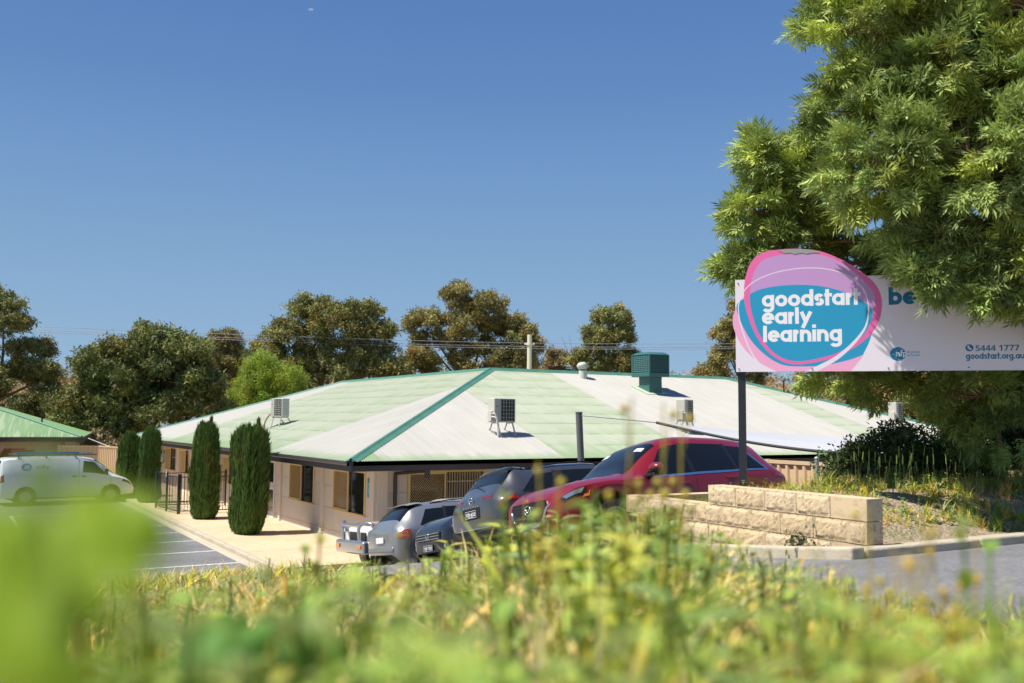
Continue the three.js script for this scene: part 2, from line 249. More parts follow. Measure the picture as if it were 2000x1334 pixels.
// ---------------------------------------------------------------- sign
{
  const A = V3(2.32, 4.04, -9.94), T = V3(0.96008, 0, 0.27971), SW = 2.92, SH = 0.957;
  const sign = thing('sign', 'long white sign board with a pink, purple and blue rounded emblem on a dark post', 'sign');
  sign.position.set(A.x, 2.78, A.z); sign.rotation.y = Math.atan2(-T.z, T.x);
  const spl = (pts, closed = true) => new THREE.CatmullRomCurve3(pts.map((p) => V3(p[0], p[1], 0)), closed, 'centripetal').getPoints(160).map((p) => [p.x, p.y]);
  const outer = spl([[0.09, 0.848], [0.107, 0.988], [0.172, 1.149], [0.278, 1.232], [0.454, 1.258], [0.648, 1.256], [0.82, 1.231], [0.95, 1.183], [1.147, 1.069], [1.321, 0.926], [1.387, 0.84], [1.424, 0.724], [1.416, 0.578], [1.359, 0.424], [1.259, 0.311], [1.13, 0.219], [0.931, 0.127], [0.751, 0.087], [0.65, 0.072], [0.529, 0.079], [0.407, 0.133], [0.306, 0.219], [0.194, 0.392], [0.124, 0.587], [0.094, 0.718]]);
  const inner = spl([[0.149, 0.803], [0.164, 0.932], [0.213, 1.071], [0.287, 1.155], [0.463, 1.203], [0.648, 1.206], [0.82, 1.193], [0.95, 1.151], [1.107, 1.06], [1.271, 0.896], [1.357, 0.768], [1.354, 0.642], [1.311, 0.477], [1.241, 0.353], [1.111, 0.251], [0.981, 0.179], [0.781, 0.124], [0.63, 0.104], [0.529, 0.116], [0.428, 0.159], [0.327, 0.251], [0.226, 0.413], [0.176, 0.564], [0.151, 0.694]]);
  const X0 = -0.05, X1 = 2.95, Y0 = -0.02, Y1 = 1.3;
  const print = canvasTex(2048, 966, (x, w, h) => {
    const sx = w / (X1 - X0), sy = h / (Y1 - Y0), px = (p) => [(p[0] - X0) * sx, h - (p[1] - Y0) * sy];
    const path = (pts, close = true) => { x.beginPath(); pts.forEach((p, i) => (i ? x.lineTo(...px(p)) : x.moveTo(...px(p)))); if (close) x.closePath(); };
    const WHITE = '#efe6ee', PINK = '#ee6fae', LIGHT = '#f6aed2', PURPLE = '#c79ad0', BLUE = '#2b9cc6', DEEP = '#17729f';
    x.fillStyle = WHITE; x.fillRect(0, 0, w, h);
    path([...spl([[0.1, 0.8], [0.01, 0.676], [-0.025, 0.569], [-0.019, 0.471], [0.027, 0.33], [0.099, 0.222], [0.211, 0.113], [0.405, 0.0], [0.55, -0.05]], false), [1.1, -0.05], ...spl([[1.116, -0.005], [1.186, 0.083], [1.237, 0.161], [1.2, 0.5]], false)]); x.fillStyle = LIGHT; x.fill();
    path([...spl([[0.12, 0.77], [0.047, 0.735], [0.012, 0.676], [0.06, 0.502], [0.152, 0.328], [0.254, 0.209], [0.376, 0.112], [0.488, 0.063], [0.65, 0.051], [0.81, 0.055], [0.97, 0.08], [1.128, 0.12], [1.237, 0.161]], false), ...spl([[1.237, 0.161], [1.298, 0.29], [1.329, 0.403], [1.337, 0.6]], false)]); x.fillStyle = BLUE; x.fill();
    path(outer); x.fillStyle = PINK; x.fill();
    path(inner); x.fillStyle = PURPLE; x.fill();
    x.save(); path(inner); x.clip();
    path([...spl([[0.1, 0.775], [0.149, 0.803], [0.231, 0.843], [0.356, 0.872], [0.541, 0.886], [0.744, 0.879], [0.894, 0.855], [1.043, 0.808], [1.19, 0.736], [1.277, 0.676], [1.334, 0.601], [1.36, 0.5]], false), [1.4, 0], [0.05, 0]]); x.fillStyle = BLUE; x.fill(); x.restore();
    // the fine white orbit that thickens towards its foot
    const orbit = spl([[0.405, -0.06], [0.313, 0.001], [0.211, 0.113], [0.14, 0.232], [0.08, 0.394], [0.04, 0.546], [0.031, 0.676], [0.047, 0.741], [0.09, 0.837], [0.18, 0.926], [0.337, 1.0], [0.543, 1.046], [0.767, 1.056], [0.947, 1.03], [1.076, 0.982], [1.19, 0.9], [1.264, 0.8], [1.294, 0.686], [1.296, 0.581], [1.272, 0.456], [1.211, 0.353], [1.1, 0.23], [0.976, 0.127], [0.83, 0.045], [0.72, -0.01], [0.6, -0.06]], false);
    x.strokeStyle = WHITE; x.lineCap = 'round';
    for (let i = 0; i < orbit.length - 1; i++) { const q = i / orbit.length; x.lineWidth = sx * (0.009 + 0.007 * smooth(0.3, 0.0, q) + 0.045 * smooth(0.66, 0.98, q)); x.beginPath(); x.moveTo(...px(orbit[i])); x.lineTo(...px(orbit[i + 1])); x.stroke(); }
    // lettering built from round bowls and straight stems
    function write(str, X, Y, xh, st, col, wide = 1) {
      x.strokeStyle = x.fillStyle = col; x.lineWidth = st * sx; x.lineCap = 'butt'; x.lineJoin = 'miter';
      const r = (xh - st) / 2, rw = r * wide;
      const L = (...p) => { x.beginPath(); p.forEach((q, i) => (i ? x.lineTo(...px(q)) : x.moveTo(...px(q)))); x.stroke(); };
      const arc = (cx, cy, a0, a1, rx = rw, ry = r) => { const pts = []; for (let i = 0; i <= 40; i++) { const t = lerp(a0, a1, i / 40) * Math.PI / 180; pts.push([cx + rx * Math.cos(t), cy + ry * Math.sin(t)]); } L(...pts); };
      const g0 = st * 0.12, cy = Y + xh / 2, h = st / 2, asc = xh * 1.38, desc = xh * 0.34;
      for (const ch of str) {
        const cx = X + h + rw, rt = cx + rw;
        if (ch === 'o') { arc(cx, cy, 0, 360); X = rt + h + g0; }
        else if (ch === 'a') { arc(cx, cy, 0, 360); L([rt, Y], [rt, Y + xh]); X = rt + h + g0 * 2; }
        else if (ch === 'd') { arc(cx, cy, 0, 360); L([rt, Y], [rt, Y + asc]); X = rt + h + g0 * 2; }
        else if (ch === 'b') { arc(cx, cy, 0, 360); L([X + h, Y], [X + h, Y + asc]); X = rt + h + g0; }
        else if (ch === 'p') { arc(cx, cy, 0, 360); L([X + h, Y - desc], [X + h, Y + xh]); X = rt + h + g0; }
        else if (ch === 'g') { arc(cx, cy, 0, 360); L([rt, Y + xh], [rt, Y - desc * 0.25]); arc(cx, Y - desc * 0.25, 0, -155, rw, desc * 0.72); X = rt + h + g0 * 2; }
        else if (ch === 'e') { arc(cx, cy, 0, 318); L([cx - rw, cy], [rt + h, cy]); X = rt + h + g0; }
        else if (ch === 's') { const q = r * 0.52, ww = rw * 0.66; arc(X + h + ww, cy + q, 25, 262, ww, q); arc(X + h + ww, cy - q, 82, -155, ww, q); X += 2 * ww + st + g0; }
        else if (ch === 'r') { L([X + h, Y], [X + h, Y + xh]); arc(X + h + rw * 0.95, Y + xh - h - r, 180, 95, rw * 0.95, r); X += st + rw * 0.62 + g0; }
        else if (ch === 'n') { L([X + h, Y], [X + h, Y + xh]); arc(cx - rw * 0.08, Y + xh - h - r, 180, 0, rw * 0.92, r); L([cx + rw * 0.84, Y], [cx + rw * 0.84, Y + xh - h - r + 0.001]); X = cx + rw * 0.84 + h + g0 * 2; }
        else if (ch === 't') { L([X + h * 1.5, Y], [X + h * 1.5, Y + asc * 0.98]); L([X, Y + xh - h * 0.8], [X + st * 2, Y + xh - h * 0.8]); X += st * 1.85 + g0; }
        else if (ch === 'f') { L([X + h * 1.5, Y], [X + h * 1.5, Y + asc * 0.9]); arc(X + h * 1.5 + r * 0.8, Y + asc * 0.9, 180, 70, r * 0.8, r * 0.5); L([X, Y + xh - h], [X + st * 2, Y + xh - h]); X += st * 1.9 + g0; }
        else if (ch === 'l') { L([X + h, Y], [X + h, Y + asc]); X += st + g0 * 2; }
        else if (ch === 'i') { L([X + h, Y], [X + h, Y + xh]); L([X + h, Y + xh + st * 0.45], [X + h, Y + xh + st * 1.35]); X += st + g0 * 2; }
        else if (ch === 'y') { L([X + h * 0.9, Y + xh], [X + rw + h, Y + st * 0.2]); L([X + 2 * rw + h * 1.1, Y + xh], [X + rw * 0.62, Y - desc * 1.05]); X += 2 * rw + st; }
        else if (ch === 'u') { L([X + h, Y + h + r], [X + h, Y + xh]); arc(cx, Y + h + r, 180, 360); L([rt, Y], [rt, Y + xh]); X = rt + h + g0 * 2; }
        else if (ch === '.') { L([X + h, Y], [X + h, Y + st]); X += st * 1.3; }
      }
      return X;
    }
    write('goodstart', 0.268, 0.667, 0.123, 0.037, '#f6f2f4', 0.99);
    write('early', 0.266, 0.487, 0.123, 0.037, '#f6f2f4', 1.0);
    write('learning', 0.276, 0.303, 0.123, 0.037, '#f6f2f4', 0.94);
    write('be', 1.489, 0.657, 0.13, 0.042, DEEP, 0.95);
    write('goodstart.org.au', 2.176, 0.111, 0.043, 0.0122, DEEP, 0.84);
    const disc = (X, Y, r, col) => { x.beginPath(); x.arc(...px([X, Y]), r * sx, 0, 7); x.fillStyle = col; x.fill(); };
    disc(1.562, 0.167, 0.073, DEEP);
    x.strokeStyle = '#9fd0e4'; x.lineWidth = 2.2;
    x.beginPath(); x.arc(...px([1.6, 0.165]), 0.062 * sx, Math.PI * 0.62, Math.PI * 1.5); x.stroke();
    x.beginPath(); x.moveTo(...px([1.5, 0.165])); x.lineTo(...px([1.54, 0.16])); x.stroke();
    x.beginPath(); x.arc(...px([1.575, 0.15]), 0.045 * sx, Math.PI * 0.35, Math.PI * 0.9); x.stroke();
    write('nfp', 1.545, 0.143, 0.043, 0.012, '#eef4f6', 0.85);
    x.fillStyle = '#5c9fbd'; x.font = `bold ${0.03 * sx}px sans-serif`; x.textBaseline = 'alphabetic';
    x.fillText('for purpose', ...px([1.645, 0.176]), 0.118 * sx); x.fillText('not for profit', ...px([1.645, 0.144]), 0.118 * sx);
    disc(2.211, 0.219, 0.0365, DEEP);
    x.strokeStyle = '#eef4f6'; x.lineCap = 'round'; x.lineWidth = 0.013 * sx; x.beginPath(); x.arc(...px([2.222, 0.23]), 0.022 * sx, Math.PI * 0.45, Math.PI * 1.08); x.stroke();
    x.lineWidth = 0.019 * sx; for (const q of [[2.201, 0.229], [2.219, 0.207]]) { x.beginPath(); x.moveTo(...px(q)); x.lineTo(...px([q[0] + 0.002, q[1] + 0.002])); x.stroke(); }
    x.fillStyle = DEEP; x.font = `bold ${0.083 * sx}px sans-serif`; x.fillText('5444 1777', ...px([2.262, 0.188]), 0.4 * sx);
    // weather: faint grime specks and runs
    for (let i = 0; i < 900; i++) { const gx = hash2(i, 1) * w, gy = hash2(i, 2) * h; x.fillStyle = `rgba(70,60,60,${0.03 + 0.06 * hash2(i, 3)})`; x.fillRect(gx, gy, 1 + 2 * hash2(i, 4), 1 + (i % 7 === 0 ? 26 * hash2(i, 5) : 2)); }
  });
  // outline of board and emblem together
  const sh = new THREE.Shape();
  const pts = [];
  const top = outer.filter((p) => p[1] > SH - 0.005);
  top.sort((p, q) => p[0] - q[0]);
  pts.push([0, 0], [SW, 0], [SW, SH], [top[top.length - 1][0] + 0.004, SH]);
  for (const p of [...top].reverse()) pts.push(p);
  pts.push([top[0][0] - 0.002, SH], [0, SH], [0, 0.66]);
  for (const p of spl([[-0.002, 0.64], [-0.025, 0.569], [-0.022, 0.471], [-0.002, 0.4]], false).filter((_, i) => i % 10 === 0)) pts.push(p);
  pts.push([0, 0.39]);
  pts.forEach((p, i) => (i ? sh.lineTo(...p) : sh.moveTo(...p)));
  const g = new THREE.ExtrudeGeometry(sh, { depth: 0.018, bevelEnabled: false });
  const pos = g.attributes.position, uv = g.attributes.uv, nor = g.attributes.normal;
  for (let i = 0; i < pos.count; i++) uv.setXY(i, (pos.getX(i) - X0) / (X1 - X0), (pos.getY(i) - Y0) / (Y1 - Y0));
  const lift = 4.04 - 2.78;
  const face = new THREE.MeshStandardMaterial({ map: print, roughness: 0.42 }), edge = std(0.35, 0.36, 0.36, 0.6);
  // the front face carries the print, the sides and the back are bare sheet
  const front = [], rest = [];
  for (let i = 0; i < pos.count; i += 3) (nor.getZ(i) > 0.9 ? front : rest).push(i, i + 1, i + 2);
  const pick = (ids) => { const q = new THREE.BufferGeometry(); for (const n of ['position', 'normal', 'uv']) { const s = g.attributes[n], k = s.itemSize, arr = new Float32Array(ids.length * k); ids.forEach((id, j) => { for (let c = 0; c < k; c++) arr[j * k + c] = s.array[id * k + c]; }); q.setAttribute(n, new THREE.BufferAttribute(arr, k)); } return q.translate(0, lift, 0); };
  const board = part('board', pick(front), face, sign);
  part('sheet_edge', pick(rest), edge, board);
  const torn = new THREE.Shape(); torn.moveTo(0.44, 1.248); [[0.5, 1.215], [0.545, 1.222], [0.6, 1.204], [0.66, 1.214], [0.72, 1.203], [0.78, 1.212], [0.84, 1.207], [0.825, 1.228], [0.74, 1.244], [0.64, 1.253], [0.54, 1.255]].forEach((p) => torn.lineTo(...p));
  part('bare_metal_patch', new THREE.ExtrudeGeometry(torn, { depth: 0.003, bevelEnabled: false }).translate(0, lift, 0.0185), std(0.33, 0.36, 0.31, 0.5), board);
  const screws = [];
  for (const X of [0.03, 0.75, 1.47, 2.2, 2.88]) for (const Y of [0.03, 0.92]) if (!(Y > 0.9 && X > 0.05 && X < 1.4)) screws.push(cyl(0.007, 0.007, 0.006, 8).rotateX(Math.PI / 2).translate(X, lift + Y, 0.019));
  for (const q of screws) part('screw', q, std(0.12, 0.12, 0.12, 0.5), board);
  const postMat = std(0.022, 0.025, 0.034, 0.42, { bumpMap: grit, bumpScale: 0.001 });
  for (const X of [0.055, 2.86]) part('post', box(X - 0.0375, X + 0.0375, 0, lift + 0.9, -0.085, -0.01), postMat, sign);
  for (const Y of [0.12, 0.82]) part('rail', box(0.02, 2.9, lift + Y - 0.025, lift + Y + 0.025, -0.006, -0.0005), postMat, sign);
}
{ // slim galvanised post beside the fence
  const p = thing('steel_post', 'slim galvanised round post with a domed cap in front of the tan fence', 'post');
  atAB(p, 11.0, 1.9, 10.55 - 0.6);
  part('pole', cyl(0.032, 0.032, 1.1, 14), std(0.42, 0.43, 0.44, 0.4, { metalness: 0.6 }), p);
  part('cap', new THREE.SphereGeometry(0.038, 14, 8, 0, 7, 0, 1.6).translate(0, 1.1, 0), std(0.42, 0.43, 0.44, 0.4, { metalness: 0.6 }), p);
}

// ---------------------------------------------------------------- the centre: L-shaped hall under a corrugated hip roof
const A0 = 8.672, B0 = 22.638, HW = 8.823, RISE = 2.927, EAVE = 2.498, T1 = 15.537, T2 = 11.665, OVER = 1.142;
const SL = 2 * HW + T1, SF = 2 * HW + T2; // lengths of the car park front and the street front
const roofRow = (t) => Math.floor(t / 0.93);
function roofTexture(S, zones, w, h, salt) { // sheets washed to chalk white or kept mint green, bolt rows, lichen at the gutter
  return tex(w, h, (u, v) => {
    const s = u * S, t = v * HW;
    let green = 0;
    for (const [s0, s1, g] of zones) green = Math.max(green, g * smooth(s0 - 0.06, s0 + 0.06, s) * smooth(s1 + 0.06, s1 - 0.06, s));
    const white = [0.425, 0.413, 0.375], mint = [0.305, 0.35, 0.235], deep = [0.14, 0.27, 0.095];
    const streak = fbm(s * 6 + salt, t * 0.25, 3), sheet = hash2(Math.floor(s / 0.76) + salt * 7, roofRow(t) + 3), inRow = t / 0.93 - roofRow(t);
    // within the green sheets a paler wash reaches down from each bolt row by an uneven length
    const wash = smooth(0.25, -0.25, (1 - inRow) - (0.35 + 0.65 * sheet) - 0.25 * (streak - 0.5));
    let c = mix3(white, mix3(mint, [0.37, 0.395, 0.31], wash * 0.7), green);
    const row = Math.abs(inRow - 0.05) < 0.05 ? smooth(0.35, 0.6, noise2(s * 4.2 + salt, roofRow(t) * 5.1)) : 0;
    c = mix3(c, deep, row * (green > 0.5 ? 0.6 : 0.06));
    const fringe = smooth(0.16 + 0.75 * fbm(s * 5 + salt, 3.3, 3) * (green > 0.5 ? 3.2 : 1.0), 0.02, t);
    c = mix3(c, mix3(mint, deep, green > 0.5 ? 0.65 : 0.45), fringe * 0.85);
    const k = 0.9 + 0.13 * fbm(s * 1.5, t * 1.1 + salt, 4) + 0.16 * (fbm(s * 16 + salt, t * 0.5, 3) - 0.5);
    return c.map((q) => q * k);
  }, { clampEdge: true });
}
// a corrugated plane: s runs along the eave, t inwards; place(s, t, y) gives the point
function corrugated(S, limit, place, uvFlip) {
  const pitch = 0.0762, per = 6, n = Math.round(S / pitch) * per, p = [], uv = [], ix = [], rows = 4;
  for (let i = 0; i <= n; i++) {
    const s = i / n * S, m = Math.max(0.001, limit(s)), wave = 0.011 * Math.cos(i / per * Math.PI * 2);
    for (let j = 0; j <= rows; j++) { const t = lerp(-0.05, m, j / rows), q = place(s, t, EAVE + Math.max(t, -0.05) * RISE / HW + wave); p.push(q.x, q.y, q.z); uv.push(s / S, clamp(t / HW, 0, 1)); }
    if (i) for (let j = 0; j < rows; j++) { const k = (i - 1) * (rows + 1) + j; if (uvFlip) ix.push(k, k + 1, k + rows + 1, k + rows + 1, k + 1, k + rows + 2); else ix.push(k, k + rows + 1, k + 1, k + rows + 1, k + rows + 2, k + 1); }
  }
  return tri(p, uv, ix);
}
const matFascia = std(0.038, 0.033, 0.038, 0.45), matGutter = std(0.05, 0.044, 0.05, 0.35), matCream = std(0.52, 0.43, 0.33, 0.75);
const matPanel = [0, 1, 2].map((i) => new THREE.MeshStandardMaterial({ map: tex(128, 128, (u, v) => { const n = tileFbm(u + i * 0.3, v, 5, 5); return [0.66, 0.585, 0.51].map((k) => k * (0.93 - 0.02 * i + 0.13 * (n - 0.5))); }), roughness: 0.85, bumpMap: grit, bumpScale: 0.001 }));
const matFrame = std(0.66, 0.49, 0.23, 0.5), matScreen = std(0.5, 0.36, 0.17, 0.6), matGlass = phys(0.012, 0.014, 0.018, 0.05, { ior: 1.55, specularIntensity: 1 }), matDark = std(0.02, 0.019, 0.018, 0.9);
const matWhite = std(0.72, 0.7, 0.66, 0.6), matHip = new THREE.MeshStandardMaterial({ map: tex(64, 256, (u, v) => { const n = tileFbm(u, v, 6, 4); return mix3([0.045, 0.165, 0.11], [0.1, 0.24, 0.175], n); }), roughness: 0.45 });
const diamond = (x0, x1, y0, y1, z, sp = 0.062, th = 0.0085) => { // expanded diamond mesh clipped to its frame
  const gs = [];
  for (const sg of [1, -1]) for (let c = -4; c < 6; c += sp * 1.25) {
    // line y = y0 + sg * k * (x - x0) + c
    const k = 1.35, seg = [];
    const yAt = (x) => (sg > 0 ? y0 : y1) + sg * k * (x - x0) + (sg > 0 ? c : -c);
    let xa = x0, xb = x1;
    const xs = [x0, x1, ((sg > 0 ? y0 - y0 - c : (y0 - y1 + c)) / (sg * k)) + x0, ((sg > 0 ? y1 - y0 - c : (c)) / (sg * k)) + x0].filter((x) => x >= x0 - 1e-6 && x <= x1 + 1e-6 && yAt(x) >= y0 - 1e-6 && yAt(x) <= y1 + 1e-6);
    if (xs.length < 2) continue; xa = Math.min(...xs); xb = Math.max(...xs); if (xb - xa < 0.01) continue;
    const A = V3(xa, yAt(xa), z), B = V3(xb, yAt(xb), z), l = A.distanceTo(B), g = new THREE.BoxGeometry(l, th, 0.004);
    g.rotateZ(Math.atan2(B.y - A.y, B.x - A.x)); gs.push(g.translate((xa + xb) / 2, (A.y + B.y) / 2, z + sg * 0.002));
  }
  return merge(gs);
};
function dissolve(frame, parent) { frame.updateMatrix(); for (const c of [...frame.children]) { c.updateMatrix(); c.applyMatrix4(frame.matrix); parent.add(c); } }
// a window in a wall whose outside is +z; x runs along the wall
function windowUnit(parent, x0, x1, y0, y1, { screen, slats, curtain, frame = matFrame } = {}) {
  const w = part('window', merge(box(x0 - 0.03, x0 + 0.025, y0, y1, -0.05, 0.03), box(x1 - 0.025, x1 + 0.03, y0, y1, -0.05, 0.03), box(x0 - 0.03, x1 + 0.03, y1, y1 + 0.05, -0.05, 0.031), box(x0 - 0.05, x1 + 0.05, y0 - 0.05, y0, -0.05, 0.055)), frame, parent);
  part('pane', box(x0 + 0.025, x1 - 0.025, y0, y1, -0.035, -0.03), matGlass, w);
  if (curtain) part('curtain', gridGeo(90, 1, (u, v) => [lerp(curtain[0], curtain[1], u), lerp(y0 + 0.02, y1 - 0.01, v), -0.026 + 0.012 * Math.sin(u * 88)]), std(0.36, 0.29, 0.2, 0.9), w);
  if (screen) {
    const [s0, s1] = screen, f = 0.045;
    part('screen_frame', merge(box(s0, s0 + f, y0, y1, 0.0, 0.034), box(s1 - f, s1, y0, y1, 0.0, 0.034), box(s0 + f, s1 - f, y0, y0 + f, 0.0, 0.033), box(s0 + f, s1 - f, y1 - f, y1, 0.0, 0.033)), frame, w);
    part('security_mesh', slats ? merge(Array.from({ length: 22 }, (_, i) => box(s0 + f, s1 - f, y0 + f + (y1 - y0 - 2 * f) * (i + 0.2) / 22, y0 + f + (y1 - y0 - 2 * f) * (i + 0.85) / 22, 0.008, 0.016))) : diamond(s0 + f, s1 - f, y0 + f, y1 - f, 0.012), slats ? matFrame : matScreen, w);
  }
  return w;
}
{
  const hall = thing('childcare_building', 'long cream building with a pale green and white corrugated hip roof', 'building');
  atAB(hall, A0, 0, B0);
  // local axes: x = a - A0, z = -(b - B0)
  const roof = part('roof', corrugated(SF, (s) => Math.min(HW, s, SF - s), (s, t, y) => V3(s, y, -t), false), new THREE.MeshStandardMaterial({ map: roofTexture(SF, [[0.35, 0.82, 1], [0.0, 0.2, 0.6], [6.33, 11.35, 1], [20.45, 22.1, 0.85]], 2048, 768, 3), roughness: 0.5 }), hall);
  part('roof_slope', corrugated(SL, (s) => Math.min(HW, s, SL - s), (s, t, y) => V3(t, y, -s), true), new THREE.MeshStandardMaterial({ map: roofTexture(SL, [[7.0, 22.8, 1]], 2048, 768, 11), roughness: 0.5 }), roof);
  const H = EAVE + RISE, back = [], bi = [];
  const quad = (...q) => { const k = back.length / 3; for (const c of q) back.push(...c); bi.push(k, k + 1, k + 2); if (q.length > 3) bi.push(k, k + 2, k + 3); };
  quad([0, EAVE, -SL], [HW, H, -(SL - HW)], [2 * HW, EAVE, -SL]);
  quad([HW, H, -HW], [HW, H, -(SL - HW)], [2 * HW, EAVE, -SL], [2 * HW, EAVE, -2 * HW]);
  quad([HW, H, -HW], [2 * HW, EAVE, -2 * HW], [SF, EAVE, -2 * HW], [SF - HW, H, -HW]);
  quad([SF, EAVE, 0], [SF - HW, H, -HW], [SF, EAVE, -2 * HW]);
  part('rear_slope', tri(back, null, bi), std(0.55, 0.66, 0.42, 0.6), roof);
  // ridge and hip capping: a rolled top with two wings
  const cap = (p, q, nl, nr) => { // nl, nr: unit directions down each slope
    const prof = [[nl, 0.2], [nl, 0.05]], pts = [];
    const ring = (c) => { const up = V3(0, 1, 0); return [c.clone().addScaledVector(nl, 0.19).addScaledVector(up, 0.014), c.clone().addScaledVector(nl, 0.05).addScaledVector(up, 0.022), c.clone().addScaledVector(nl, 0.035).addScaledVector(up, 0.05), c.clone().addScaledVector(up, 0.068), c.clone().addScaledVector(nr, 0.035).addScaledVector(up, 0.05), c.clone().addScaledVector(nr, 0.05).addScaledVector(up, 0.022), c.clone().addScaledVector(nr, 0.19).addScaledVector(up, 0.014)]; };
    const len = p.distanceTo(q);
    return gridGeo(6, 8, (u, v, i, j) => { const c = ring(p.clone().lerp(q, v))[i]; return [c.x, c.y, c.z, u * 0.3, v * len]; });
  };
  const dn = (x, z) => { const k = RISE / HW, v = V3(x, 0, z); v.y = -k * v.length(); return v.normalize(); };
  const hipDirL = dn(-0.707, -0.707 * -0.0 - 0.0), apex = V3(HW, H, -HW);
  const across = (dx, dz, face) => V3(dx, 0, dz);
  // hip from the corner: wings follow the two planes it parts
  const wing = (along, n) => along.clone().cross(n).normalize();
  const nF = V3(0, 1, RISE / HW).normalize(), nL = V3(-RISE / HW, 1, 0).normalize(), nR = V3(RISE / HW, 1, 0).normalize(), nB = V3(0, 1, -RISE / HW).normalize();
  const capLine = (p, q, n1, n2) => { const d = q.clone().sub(p).normalize(); let w1 = wing(d, n1), w2 = wing(d, n2); const fix = (w, n, o) => { if (w.y > 0) w.negate(); return w; }; w1 = d.clone().cross(n1).normalize(); w2 = d.clone().cross(n2).normalize(); const side = d.clone().cross(V3(0, 1, 0)); if (w1.dot(side) < 0 === w2.dot(side) < 0) w2.negate(); if (w1.y > 0.02) { w1.negate(); w2.negate(); } return cap(p, q, w1, w2); };
  const L0 = V3(0, EAVE, 0), Lr = V3(HW, H, -(SL - HW)), Rr = V3(SF - HW, H, -HW);
  const twoSided = (m) => { m.side = THREE.DoubleSide; return m; }; twoSided(matHip);
  part('hip_cap', capLine(L0, apex, nF, nL), matHip, roof);
  part('ridge_cap', capLine(apex, Lr, nL, nR), matHip, roof);
  part('ridge_cap', capLine(apex, Rr, nB, nF), matHip, roof);
  part('hip_cap', capLine(V3(0, EAVE, -SL), Lr, nL, nB), matHip, roof);
  part('hip_cap', capLine(V3(SF, EAVE, 0), Rr, nR, nF), matHip, roof);
  // gutters, fascias, soffits
  part('fascia', merge(box(0.05, SF, 2.225, 2.42, -0.03, -0.055), box(0.03, 0.055, 2.225, 2.42, -0.03, -SL)), matFascia, hall);
  const gut = (len) => { const s = new THREE.Shape(); [[0, 0], [0.085, 0], [0.11, 0.03], [0.11, 0.105], [0.1, 0.11], [0.1, 0.095], [0.012, 0.095], [0, 0.11]].forEach((q, i) => (i ? s.lineTo(...q) : s.moveTo(...q))); return new THREE.ExtrudeGeometry(s, { depth: len, bevelEnabled: false }); };
  part('gutter', merge(gut(SL + 0.1).rotateY(Math.PI).translate(0.03, 2.372, 0.09), gut(SF + 0.1).rotateY(Math.PI / 2).scale(1, 1, -1).translate(-0.09, 2.373, -0.03).rotateY(0)), (() => { matGutter.side = THREE.DoubleSide; return matGutter; })(), hall);
  part('soffit', merge(box(0.06, OVER + 0.1, 2.235, 2.25, -0.06, -SL + 0.06), box(OVER + 0.1, SF, 2.236, 2.251, -0.06, -OVER - 0.1)), std(0.6, 0.52, 0.4, 0.8), hall);
  // solid core behind the cladding
  part('inner_wall', merge(box(OVER + 0.075, 2 * HW - 1.2, 0, 2.3, -OVER - 0.075, -SL + 1.2), box(2 * HW - 1.2, SF - 1.2, 0, 2.3, -OVER - 0.075, -2 * HW + 1.2)), matDark, hall);
  // cladding: boards between pilasters, with real joints round the openings
  const rows = [[0.0, 0.31], [0.31, 0.945], [0.945, 1.58], [1.58, 2.24]];
  let pid = 0;
  function clad(parent, x0, x1, holes) {
    for (const [y0, y1] of rows) {
      let spans = [[x0, x1]];
      const hs = holes.filter((h) => h[2] < y1 - 0.01 && h[3] > y0 + 0.01);
      for (const h of hs) {
        const nx = [];
        for (const [a, b] of spans) { if (h[1] <= a || h[0] >= b) { nx.push([a, b]); continue; } if (h[0] - a > 0.03) nx.push([a, h[0]]); if (b - h[1] > 0.03) nx.push([h[1], b]); if (h[2] - y0 > 0.03) part('wall_panel', box(h[0] + 0.003, h[1] - 0.003, y0 + 0.004, h[2] - 0.003, -0.06, 0), matPanel[pid++ % 3], parent); if (y1 - h[3] > 0.03) part('wall_panel', box(h[0] + 0.003, h[1] - 0.003, h[3] + 0.003, y1 - 0.004, -0.06, 0), matPanel[pid++ % 3], parent); }
        spans = nx;
      }
      for (const [a, b] of spans) part('wall_panel', box(a + 0.004, b - 0.004, y0 + 0.004, y1 - 0.004, -0.06, 0), matPanel[pid++ % 3], parent);
    }
  }
  // car park front: its own axes with x along -b and outside +z
  const side = new THREE.Group(); side.position.set(OVER, 0, -OVER); side.rotation.y = -Math.PI / 2;
  // now local x points along... (rotating +z to -x): x -> +z, so x = -(b - b0 - OVER)
  const X = (b) => -(b - B0 - OVER);
  const pilB = [32.0, 27.85, 36.1, 40.2, 44.3, 48.4, 52.5];
  const edges = [23.85, 27.75, 27.95, 31.9, 32.1, 36.0, 36.2, 40.1, 40.3, 44.2, 44.4, 48.3, 48.5, 52.4, 52.6, 54.6];
  const wins = [[24.5, 26.92, 0.95, 2.07, [25.72, 26.92], 0], [28.68, 31.06, 0.95, 2.07, [29.85, 31.06], 0], [38.0, 39.9, 0.95, 2.0, [38.9, 39.9], 1], [46.3, 48.1, 0.95, 2.0, [47.0, 48.1], 1], [49.2, 51.9, 0.95, 2.0, [50.5, 51.9], 1]];
  const doors = [[32.75, 33.95, 0.12, 2.08], [42.2, 43.2, 0.12, 2.08]];
  for (let i = 0; i < edges.length; i += 2) {
    const b0 = edges[i], b1 = edges[i + 1], holes = [...wins, ...doors].filter((w) => w[0] > b0 - 0.1 && w[1] < b1 + 0.1).map((w) => [X(w[1]) - 0.03, X(w[0]) + 0.03, w[2] - 0.05, w[3] + 0.05]);
    clad(side, X(b1), X(b0), holes);
  }
